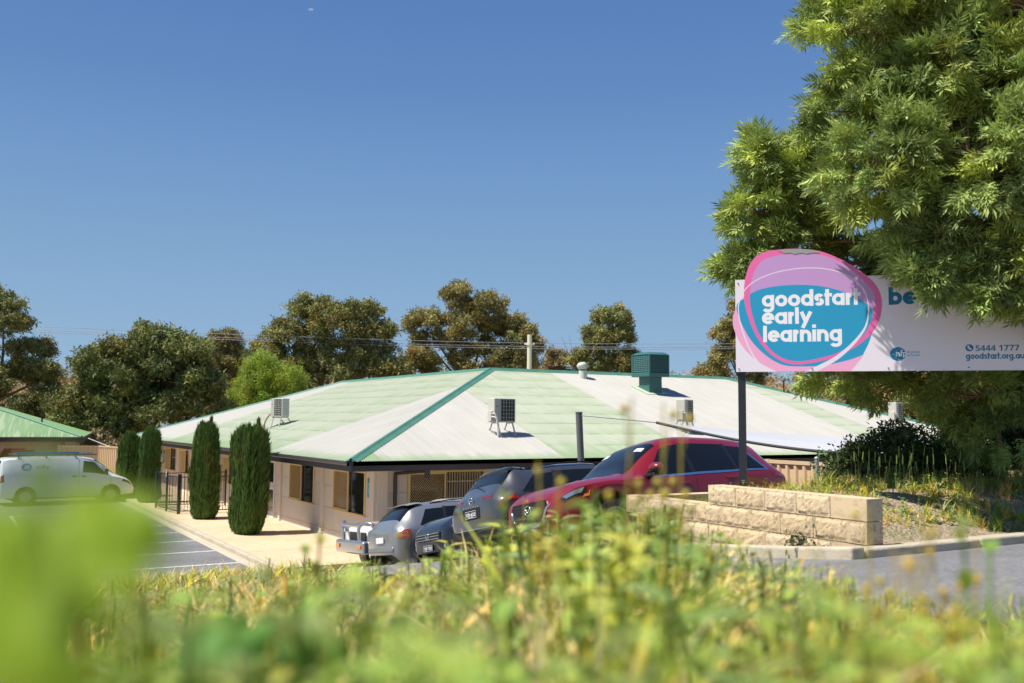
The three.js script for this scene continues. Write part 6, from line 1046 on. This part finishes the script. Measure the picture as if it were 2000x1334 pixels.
// the big ash tree over the sign: sprays of narrow leaflets on drooping shoots
{
  seed = 401;
  const sprig = (sd, n) => { seed = sd; return leafCluster(n, (i) => { const side = i % 2 ? 1 : -1, k = Math.floor(i / 2) / (n / 2), a = side * lerp(1.15, 0.35, k), y = k * 0.15, q = new THREE.Quaternion().setFromEuler(new THREE.Euler(rr(-0.35, 0.45), rr(-0.5, 0.5), -a)); return { m: new THREE.Matrix4().compose(V3(0, y, 0), q, V3(1, 1, 1)), L: rr(0.085, 0.125), Wd: rr(0.018, 0.026) }; }); };
  const protos = [sprig(402, 9), sprig(403, 11), sprig(404, 9)];
  const tr = thing('ash_tree', 'large leafy green tree overhanging the sign', 'tree');
  const foot = W(11.6, 2.5, 6.3); tr.position.copy(foot);
  const O = (x, y, z) => V3(x, y, z).sub(foot); // world -> local
  // lobes in world metres: centre and radii
  const lobes = [
    [3.75, 7.55, -9.7, 0.78, 0.85, 0.9], [4.4, 7.9, -9.9, 0.95, 0.9, 1.0], [5.2, 7.7, -9.4, 1.0, 1.0, 1.0], [3.65, 6.75, -9.8, 0.72, 0.6, 0.8], [4.4, 6.9, -9.3, 0.85, 0.7, 0.8], [5.2, 6.7, -9.0, 0.9, 0.8, 0.8],
    [2.85, 6.45, -10.55, 0.36, 0.34, 0.36], [2.72, 5.85, -10.55, 0.32, 0.3, 0.36], [3.25, 6.15, -10.6, 0.48, 0.44, 0.5], [3.2, 5.55, -10.6, 0.52, 0.4, 0.45], [3.65, 6.02, -9.25, 0.62, 0.58, 0.6], [4.05, 5.58, -9.2, 0.56, 0.42, 0.5], [4.3, 6.05, -8.9, 0.72, 0.65, 0.7], [5.0, 5.95, -8.65, 0.8, 0.7, 0.7],
    [4.0, 5.15, -9.15, 0.34, 0.26, 0.3], [4.15, 4.9, -8.95, 0.24, 0.18, 0.22], [3.84, 4.9, -9.0, 0.15, 0.13, 0.16], [3.75, 5.2, -10.7, 0.6, 0.34, 0.35], [4.3, 5.05, -8.95, 0.34, 0.24, 0.3], [4.62, 5.0, -8.85, 0.38, 0.3, 0.32], [4.95, 5.1, -8.7, 0.45, 0.4, 0.4], [4.45, 4.78, -8.85, 0.22, 0.17, 0.22], [4.78, 4.64, -8.8, 0.26, 0.2, 0.24], [5.1, 4.66, -8.7, 0.3, 0.24, 0.25], [2.5, 5.2, -10.6, 0.16, 0.12, 0.2], [2.62, 5.32, -10.6, 0.25, 0.16, 0.25], [5.9, 7.0, -9.8, 1.2, 1.6, 1.2], [6.0, 5.6, -9.6, 1.0, 0.9, 1.0],
    // lower skirts hanging behind the sign
    [3.85, 4.1, -11.3, 0.6, 0.12, 0.4], [4.6, 4.02, -11.5, 0.7, 0.2, 0.5], [5.4, 3.85, -11.1, 0.7, 0.38, 0.5], [5.7, 3.5, -11.3, 0.6, 0.35, 0.5], [4.9, 4.6, -11.5, 1.6, 0.6, 0.7], [6.2, 4.2, -10.8, 0.7, 0.8, 0.7],
  ];
  const limbs = [taper([O(foot.x, foot.y - 0.3, foot.z), O(foot.x - 0.05, 4.2, foot.z), O(6.2, 5.6, -10.2), O(5.6, 7.4, -9.8)], 0.2, 0.07, 10, 8)], lists = [[], [], []], pods = [];
  let id = 0;
  lobes.forEach(([x, y, z, rx, ry, rz], li) => {
    const c = O(x, y, z), from = li > 27 ? O(6.3, 4.5, -10.6) : O(lerp(6.2, 5.6, clamp((y - 5) / 3, 0, 1)), clamp(y - 0.5, 4.6, 7.2), -10.0);
    limbs.push(taper([from, from.clone().lerp(c, 0.55).add(V3(0, 0.12, 0)), c], 0.05, 0.012, 6, 5));
    const shoots = Math.round(104 * Math.pow(rx * ry * rz, 0.62)) + 8;
    for (let s = 0; s < shoots; s++) {
      const d = onBall(); if (d.y < -0.2 && rnd() < 0.35) d.y *= -0.8;
      const base = c.clone().add(V3(d.x * rx * 0.55, d.y * ry * 0.55, d.z * rz * 0.55)), tip = c.clone().add(V3(d.x * rx * rr(0.85, 1.12), d.y * ry * rr(0.85, 1.12) - rr(0, 0.08), d.z * rz * rr(0.85, 1.12)));
      if (s % 2 === 0) limbs.push(taper([c, base, tip], 0.012, 0.003, 4, 4));
      const tone = rr(0.6, 1.3), young = rnd() < 0.24, n = li > 27 ? 18 : 26;
      for (let j = 0; j < n; j++) {
        const t = Math.pow(rnd(), 0.7), p = base.clone().lerp(tip, t).add(V3(gauss() * 0.075, gauss() * 0.065, gauss() * 0.075));
        const out = d.clone().add(V3(gauss() * 0.75, gauss() * 0.6 - 0.35, gauss() * 0.75)).normalize();
        const q = new THREE.Quaternion().setFromUnitVectors(V3(0, 1, 0), out).multiply(new THREE.Quaternion().setFromAxisAngle(V3(0, 1, 0), rr(0, 6.28)));
        const k = tone * rr(0.8, 1.25);
        lists[id++ % 3].push({ p, q, s: rr(0.65, 1.15), c: young ? [1.28 * k, 1.16 * k, 0.8 * k] : [k, k, k] });
      }
      if (rnd() < 0.05 && li < 28) for (let j = 0; j < 14; j++) pods.push({ p: tip.clone().add(V3(gauss() * 0.05, -Math.abs(gauss()) * 0.08, gauss() * 0.05)), q: randQuat(), s: rr(0.3, 0.5), c: [1, 1, 1] });
    }
  });
  part('trunk', merge(limbs), new THREE.MeshStandardMaterial({ map: barkTex, color: C(1.5, 1.3, 1.1), roughness: 1 }), tr);
  const crown = new THREE.Group(); crown.name = 'crown'; tr.add(crown);
  const ashMat = leafMat(0.35, 0.445, 0.12, 0.36);
  lists.forEach((l, i) => scatter('foliage', protos[i], ashMat, l, crown));
  scatter('seed_pods', ballCluster(6, 0.05, 0.08, 0.12, 0.25), leafMat(0.5, 0.4, 0.09, 0.3), pods, tr);
}
// sunlit yellow green tree far behind the sign's right end
tree('yellow_green_tree', 'sunlit yellow green tree showing under the right half of the sign', 27.5, -52, [[0, 3.6, 0, 2.8, 2.2, 2], [3, 4.0, 0, 2.6, 2.6, 2], [-2.6, 3.2, 0, 1.8, 1.6, 1.6], [1.5, 5.6, 0, 2.4, 1.7, 2], [5.4, 4.2, 0, 2.4, 2.8, 2]], { seed: 501, mat: leafMat(0.3, 0.33, 0.05, 0.4), r: 0.2, fork: 0.3, tufts: 11, tuft: 0.7, perTuft: 30, protos: clumpFine, leaf: 1.6 });

// ---------------------------------------------------------------- low planting and weeds
const stripBlade = (segs, h, w, bend, twist, ang, ox, oz, p, ix) => { // a curved grass blade appended to p / ix
  const k0 = p.length / 3, ca = Math.cos(ang), sa = Math.sin(ang);
  for (let i = 0; i <= segs; i++) { const t = i / segs, out = bend * t * t, y = h * (t - 0.28 * bend / h * t * t * t), ww = w * (i === segs ? 0.05 : Math.sin(Math.min(1, 0.25 + t * 0.95) * Math.PI * 0.92) + 0.12) / 2, tw = ang + Math.PI / 2 + twist * t; for (const s of [-1, 1]) p.push(ox + ca * out + Math.cos(tw) * ww * s, y, oz + sa * out + Math.sin(tw) * ww * s); }
  for (let i = 0; i < segs; i++) { const k = k0 + i * 2; ix.push(k, k + 1, k + 2, k + 1, k + 3, k + 2); }
};
const tuft = (sd, n, w0, w1, b0, b1, spread) => { seed = sd; const p = [], ix = []; for (let i = 0; i < n; i++) stripBlade(5, rr(0.6, 1), rr(w0, w1), rr(b0, b1), rr(-0.8, 0.8), rr(0, 6.28), gauss() * spread, gauss() * spread, p, ix); return tri(p, null, ix); };
const leafyStem = (sd, n, L, ratio) => { // unit-high stem with alternate oval leaves
  seed = sd; const lean = V3(gauss() * 0.12, 1, gauss() * 0.12);
  const stem = clean(bar(V3(0, 0, 0), lean, 0.008, 4)), gs = [stem];
  for (let i = 0; i < n; i++) { const t = rr(0.15, 1), a = i * 2.4 + rr(-0.4, 0.4), l = L * rr(0.6, 1.15) * (1.15 - 0.5 * t), el = rr(0.1, 0.9); gs.push(clean(gridGeo(2, 5, (u, v) => { const w = Math.sin(Math.pow(v, 0.75) * Math.PI) * l * ratio, s = (u - 0.5) * w, r = v * l, y = Math.sin(el) * r - 0.9 * r * r / l * 0.35 + Math.abs(u - 0.5) * w * 0.3; return [lean.x * t + Math.cos(a) * r * Math.cos(el) - Math.sin(a) * s, t + y, lean.z * t + Math.sin(a) * r * Math.cos(el) + Math.cos(a) * s]; }))); }
  return mergeGeometries(gs);
};
const seedHead = (sd) => { seed = sd; const p = [], ix = []; stripBlade(6, 1, 0.012, 0.12, 0, 0.4, 0, 0, p, ix); const g = [clean(tri(p, null, ix))]; for (let i = 0; i < 26; i++) { const t = i / 26, a = i * 2.1; g.push(clean(new THREE.ConeGeometry(0.012, 0.07, 4).rotateX(0.35).rotateY(a).translate(0.1 + 0.03 * t + Math.sin(a) * 0.012, 0.86 + t * 0.2, 0.045 + Math.cos(a) * 0.012))); } return mergeGeometries(g); };
const flowerStalk = (sd) => { seed = sd; const g = [clean(bar(V3(0, 0, 0), V3(0.05, 1, 0.02), 0.004, 4))]; for (let i = 0; i < 6; i++) { const y = rr(0.62, 1.02), x = rr(-0.09, 0.12), z = rr(-0.09, 0.09); g.push(clean(bar(V3(0.05 * y, y - 0.1, 0.02 * y), V3(x, y, z), 0.003, 3)), clean(new THREE.SphereGeometry(0.017, 6, 4).scale(1, 0.7, 1).translate(x, y, z))); } return mergeGeometries(g); };
const protoGrass = [tuft(601, 6, 0.03, 0.055, 0.2, 0.7, 0.05), tuft(602, 4, 0.05, 0.085, 0.25, 0.8, 0.05), tuft(603, 8, 0.018, 0.032, 0.1, 0.7, 0.08)];
const protoLeafy = [leafyStem(611, 11, 0.24, 0.42), leafyStem(612, 14, 0.18, 0.6), leafyStem(613, 9, 0.32, 0.3)];
const protoHead = [seedHead(621)], protoFlower = [flowerStalk(631), flowerStalk(632)];
const grassMat = leafMat(0.47, 0.52, 0.065, 0.5), leafyMat = leafMat(0.36, 0.47, 0.065, 0.48), strawMat = leafMat(0.76, 0.64, 0.31, 0.42), flowerMat = leafMat(0.62, 0.5, 0.15, 0.35);
const bankGrass = new THREE.Group(); bankGrass.name = numbered('weeds'); scene.add(bankGrass); tag(bankGrass, 'overgrown green and straw coloured weeds and grass on the bank in front', 'weeds', null, 'stuff');
{
  seed = 701;
  const skyline = pchip([[-200, 1190], [0, 1170], [250, 1140], [400, 1105], [560, 1080], [700, 1075], [800, 1070], [900, 1035], [1000, 1000], [1080, 970], [1200, 930], [1270, 945], [1340, 985], [1450, 1022], [1600, 1062], [1750, 1135], [1900, 1150], [2200, 1150]]);
  const L = { grass: [[], [], []], leafy: [[], [], []], straw: [[], [], []], head: [[]], flower: [[], []] };
  const yq = (lean) => new THREE.Quaternion().setFromEuler(new THREE.Euler(gauss() * lean, rr(0, 6.28), gauss() * lean));
  const tone = () => { const k = rr(0.45, 1.35), w = rnd(); return w < 0.2 ? [1.5 * k, 1.15 * k, 0.8 * k] : w < 0.4 ? [0.7 * k, 0.85 * k, 0.8 * k] : [k, k, k]; };
  for (let i = 0; i < 7200; i++) {
    const d = 0.75 + 4.6 * Math.pow(rnd(), 0.75), px = rr(-150, 2150), x = (px - 1000) / 1880 * d, [a, b] = toAB(x, -d);
    if (a > 3.2 && (b > -6)) continue;
    const y0 = groundY(x, -d) - 0.07, patch = fbm(x * 1.6 + 5, d * 1.6, 3), top = 3.522 - (skyline(px) - 829 + 8 * (noise2(px * 0.02, 2) - 0.5)) / 1880 * d;
    const room = top - y0; if (room < 0.05) continue;
    const hgt = Math.min(room, 0.62) * Math.pow(rr(0.12, 1), 0.75), k = rnd(), e = { p: V3(x, y0, -d), q: yq(0.16), c: tone() };
    const wide = Math.max(0.2, hgt) * rr(0.85, 1.45);
    const dryPatch = smooth(0.45, 0.62, fbm(x * 1.1 + 40, d * 1.1 + 9, 3)); if (k < 0.34 - 0.16 * dryPatch) { e.s = V3(wide, hgt, wide); L.grass[i % 3].push(e); } else if (k < (0.34 + 0.4 * smooth(0.25, 0.6, patch)) * (1 - 0.5 * dryPatch) + 0.04) { e.s = V3(wide * 0.9, hgt * 0.9, wide * 0.9); L.leafy[i % 3].push(e); } else if (k < 0.985) { e.s = V3(wide, hgt * 0.92, wide); L.straw[i % 3].push(e); } else if (k < 0.992) { e.s = V3(0.35, Math.min(0.5, hgt), 0.35); L.head[0].push(e); } else { e.s = V3(0.35, Math.min(0.6, hgt * 1.1), 0.35); e.c = [1.15, 1.1, 0.5]; L.flower[i % 2].push(e); }
  }
  // a few taller stems that stand clear of the rest
  for (const [px, v, d, kind] of [[1085, 905, 1.5, 'f'], [1150, 900, 1.4, 'g'], [1185, 885, 1.3, 'g'], [1200, 780, 1.5, 'f'], [1255, 930, 1.2, 'g'], [1290, 790, 1.6, 'f'], [1330, 800, 1.7, 'f'], [1045, 925, 1.6, 'f'], [965, 960, 1.5, 'g'], [1480, 850, 1.15, 'g'], [1395, 850, 1.2, 'g'], [1500, 860, 1.25, 'g'], [1700, 985, 1.4, 'f'], [1650, 1020, 1.3, 'g'], [1850, 930, 1.1, 'g'], [1930, 905, 1.0, 'g'], [1960, 980, 1.2, 'g'], [1890, 990, 1.3, 'l'], [1120, 980, 1.5, 'l'], [1160, 960, 1.4, 'l'], [1230, 965, 1.5, 'l'], [1300, 985, 1.5, 'l'], [410, 1040, 1.7, 'g'], [440, 1050, 1.8, 'g'], [600, 1030, 1.9, 'l'], [590, 1040, 1.8, 'g'], [1780, 1010, 1.2, 'f'], [770, 1030, 2.0, 'f'], [860, 1000, 1.9, 'g'], [1010, 950, 1.7, 'l']]) {
    const x = (px - 1000) / 1880 * d, y0 = groundY(x, -d) - 0.07, hgt = 3.522 - (v - 829) / 1880 * d - y0;
    for (let j = 0; j < (kind === 'g' ? 2 : kind === 'l' ? 2 : 1); j++) { const e = { p: V3(x + gauss() * 0.02, y0, -d + gauss() * 0.03), q: yq(0.05), c: tone(), s: V3(0.32, hgt * (1 - 0.08 * j), 0.32) }; if (kind === 'g') { e.s.x = e.s.z = 0.22; L.grass[j].push(e); } else if (kind === 'l') L.leafy[j].push(e); else { e.c = [0.95, 0.95, 0.45]; e.s.x = e.s.z = 0.42; L.flower[j].push(e); } }
  }
  // nearest plants, well out of focus
  for (let i = 0; i < 300; i++) {
    const d = rr(0.5, 1.15), px = rr(-100, 2100), x = (px - 1000) / 1880 * d, y0 = groundY(x, -d) - 0.07, v = Math.max(skyline(px) + 40, rr(1110, 1420)), hgt = 3.522 - (v - 829) / 1880 * d - y0; if (hgt < 0.1) continue;
    const e = { p: V3(x, y0, -d), q: yq(0.1), s: V3(0.34, hgt, 0.34), c: tone() }, k = rnd(); (k < 0.4 ? L.leafy : k < 0.7 ? L.grass : L.straw)[i % 3].push(e);
  }
  // stragglers in front of the driveway
  for (let i = 0; i < 85; i++) {
    const d = rr(0.9, 1.9), px = rr(1540, 2060), x = (px - 1000) / 1880 * d, y0 = groundY(x, -d) - 0.07, hgt = 3.522 - (rr(1000, 1200) - 829) / 1880 * d - y0;
    const e = { p: V3(x, y0, -d), q: yq(0.08), s: V3(0.2, hgt, 0.2), c: tone() }, k = rnd(); if (k < 0.1) { e.s.x = e.s.z = 0.35; e.c = [1.2, 1.05, 0.5]; L.flower[i % 2].push(e); } else (k < 0.6 ? L.grass : L.straw)[2].push(e);
  }
  // thinner cover down the far side of the bank
  for (let i = 0; i < 5200; i++) { const a = rr(-7, 3.3), b = rr(4, 16.4), p = W(a, ramp(b) - 0.06, b); if (p.z > -4.5) continue; const h = rr(0.08, 0.3), e = { p, q: yq(0.2), s: V3(h * 1.3, h, h * 1.3), c: tone() }; (rnd() < 0.5 ? L.grass : L.straw)[i % 3].push(e); }
  // a fringe where asphalt meets earth at the right
  for (let i = 0; i < 260; i++) { const a = rr(2.9, 3.5), b = rr(0.5, 6), p = W(a, ramp(b) - 0.05, b), h = rr(0.08, 0.25), e = { p, q: yq(0.2), s: V3(h, h, h), c: tone() }; (rnd() < 0.6 ? L.grass : L.straw)[i % 3].push(e); }
  const put = (n, pr, mt, ls) => ls.forEach((l, i) => l.length && scatter(n, pr[i], mt, l, bankGrass));
  put('grass', protoGrass, grassMat, L.grass); put('leafy_weeds', protoLeafy, leafyMat, L.leafy); put('dry_grass', protoGrass, strawMat, L.straw); put('seed_heads', protoHead, leafMat(0.6, 0.55, 0.24, 0.4), L.head); put('flowering_weeds', protoFlower, flowerMat, L.flower);
}
{ // the broad-leaved weed right in front of the lens
  seed = 801;
  const leaf = (r) => { const n = 26, p = [0, 0, 0], ix = []; for (const k of [0.5, 1]) for (let i = 0; i <= n; i++) { const a = -2.75 + 5.5 * i / n, q = r * k * (1 + 0.1 * Math.cos(a * 5)) * (1 - 0.12 * Math.abs(a) / 2.75); p.push(Math.sin(a) * q, Math.cos(a) * q * 0.95 + r * 0.1, (k * k) * r * (0.1 * Math.cos(a * 5) - 0.12)); } for (let i = 0; i < n; i++) { ix.push(0, 2 + i, 1 + i); const u = 1 + i, v = 1 + n + 1 + i; ix.push(u, u + 1, v, u + 1, v + 1, v); } return tri(p, null, ix); };
  const weed = thing('broad_leaf_weed', 'blurred bright green broad-leaved weed close to the lens on the left', 'weed');
  const fx = -0.16, fz = -0.42, gy = groundY(fx, fz) - 0.06; weed.position.set(fx, gy, fz);
  const green = leafMat(0.31, 0.46, 0.004, 0.55), pale = leafMat(0.34, 0.5, 0.1, 0.4);
  for (const [px, v, d, r, tx, tz, m] of [[205, 1075, 0.45, 0.032, -0.5, 0.3, green], [120, 1150, 0.42, 0.03, -0.35, -0.5, green], [290, 1085, 0.5, 0.022, -0.7, 0.9, green], [30, 1230, 0.4, 0.034, -0.4, 0.2, green], [60, 1330, 0.38, 0.03, -0.6, -0.3, green], [250, 1040, 0.5, 0.018, -0.6, -0.4, green], [95, 960, 0.36, 0.012, 0.0, 0.2, pale], [-40, 1120, 0.42, 0.035, -0.4, 0.5, green], [20, 1060, 0.44, 0.018, -0.8, 0.1, green]]) {
    const dd = d * 0.74, x = (px - 1000) / 1880 * dd, y = 3.522 - (v - 829) / 1880 * dd, l = part('leaf', leaf(r * 0.72), m, weed);
    l.position.set(x - fx, y - gy, -dd - fz); l.rotation.set(tx, rr(-0.5, 0.5), tz);
    part('stem', tube([V3(0, 0, 0).add(V3(gauss() * 0.02, 0, gauss() * 0.02)), V3((x - fx) * 0.4, (y - gy) * 0.6, (-dd - fz) * 0.5 - 0.03), V3(x - fx, y - gy - 0.004, -dd - fz - 0.004)], 0.0022, 14, 5), m, weed);
  }
  const weed2 = thing('broad_leaf_weed', 'blurred dark green leafy weed low at the bottom left', 'weed');
  const hx = -0.2, hz = -0.95, hy = groundY(hx, hz) - 0.06; weed2.position.set(hx, hy, hz);
  for (const [px, v, d, r, tx, tz] of [[470, 1270, 0.9, 0.04, -0.9, 0.4], [560, 1240, 0.95, 0.035, -1.0, -0.4], [420, 1300, 0.85, 0.035, -0.8, 0.9], [610, 1300, 0.95, 0.04, -0.7, -0.8]]) {
    const x = (px - 1000) / 1880 * d, y = 3.522 - (v - 829) / 1880 * d, l = part('leaf', leaf(r), leafMat(0.1, 0.24, 0.03, 0.3), weed2);
    l.position.set(x - hx, y - hy, -d - hz); l.rotation.set(tx, rr(-0.5, 0.5), tz);
    part('stem', tube([V3(0, 0, 0), V3((x - hx) * 0.5, (y - hy) * 0.6, 0), V3(x - hx, y - hy - 0.004, -d - hz)], 0.0025, 12, 5), leafyMat, weed2);
  }
}
{ // weeds and grasses on the garden bed
  seed = 901; const bed = new THREE.Group(); bed.name = numbered('bed_weeds'); scene.add(bed); tag(bed, 'low bright green weeds and grasses growing on the garden bed', 'weeds', null, 'stuff');
  const G = [[], [], []], Lf = [[], [], []], Sw = [[], [], []], H = [[]];
  const yq = (lean) => new THREE.Quaternion().setFromEuler(new THREE.Euler(gauss() * lean, rr(0, 6.28), gauss() * lean));
  for (let i = 0; i < 5200; i++) {
    const a = 6.94 + 6.5 * Math.pow(rnd(), 1.1), b = rr(5.75, 8.7), dens = fbm(a * 1.3 + 7, b * 1.3, 3), near = smooth(6.4, 7.2, b);
    if (dens < 0.36 + 0.1 * (1 - near)) continue;
    const h = rr(0.04, 0.14) * (0.7 + dens) * (a > 8 ? 1.25 : 0.85), e = { p: W(a, bedY(a, b) - 0.015, b), q: yq(0.22), s: V3(h * 1.2, h, h * 1.2), c: rnd() < 0.2 ? [1.6, 1.15, 0.8] : [rr(0.7, 1.2), rr(0.85, 1.15), rr(0.7, 1)] };
    { const k = rnd(); (k < 0.36 ? G : k < 0.72 ? Lf : Sw)[i % 3].push(e); }
  }
  for (let i = 0; i < 46; i++) { const a = rr(8.0, 9.6), b = rr(6.3, 7.4), h = rr(0.25, 0.5); H[0].push({ p: W(a, bedY(a, b) - 0.02, b), q: yq(0.2), s: V3(0.3, h, 0.3), c: [0.8, 1, 0.7] }); }
  Sw.forEach((l, i) => scatter('dry_grass', protoGrass[i], strawMat, l, bed)); G.forEach((l, i) => scatter('grass', protoGrass[i], grassMat, l, bed)); Lf.forEach((l, i) => scatter('leafy_weeds', protoLeafy[i], leafyMat, l, bed)); scatter('seed_heads', protoHead[0], leafMat(0.4, 0.42, 0.16, 0.35), H[0], bed);
}
{ // dark shrubs under the ash tree
  const mk = (label, c, lobes, sd, o = {}) => { const p = W(c[0], 0, c[1]); tree('garden_shrub', label, p.x, p.z, lobes, { base: bedY(c[0], c[1]) + 0.08, seed: sd, mat: leafMat(0.062, 0.105, 0.03, 0.15), r: 0.035, fork: 0.35, tufts: 60, tuft: 0.2, tuftFlat: 0.9, perTuft: 34, protos: [ballCluster(10, 0.07, 0.035, 0.07, 0.42)], category: 'shrub', group: 'dark shrubs under the ash tree', ...o }); };
  mk('dark leafy shrub behind the block wall end, below the sign', [9.75, 8.0], [[0, 0.38, 0, 0.42, 0.34, 0.42], [0.3, 0.5, 0, 0.42, 0.36, 0.4], [-0.32, 0.3, 0.1, 0.25, 0.24, 0.3]], 1001);
  mk('dark leafy shrub in the middle of the row under the ash tree', [10.7, 7.8], [[0, 0.42, 0, 0.5, 0.42, 0.45], [0.35, 0.5, 0, 0.45, 0.42, 0.4]], 1003);
  mk('dark leafy shrub at the right edge under the ash tree', [11.6, 7.5], [[0, 0.45, 0, 0.55, 0.45, 0.5], [0.4, 0.65, 0, 0.5, 0.5, 0.45]], 1005);
  mk('thin twiggy weed at the foot of the block wall', [6.55, 6.05], [[0, 0.16, 0, 0.1, 0.16, 0.1], [0.05, 0.1, 0, 0.14, 0.08, 0.12]], 1007, { base: ramp(6.05), tufts: 90, tuft: 0.05, perTuft: 5, r: 0.008, mat: leafMat(0.1, 0.13, 0.05, 0.3), group: undefined });
}

scene.traverse((o) => { if (o.isMesh) o.castShadow = o.receiveShadow = true; });
renderer.render(scene, camera);
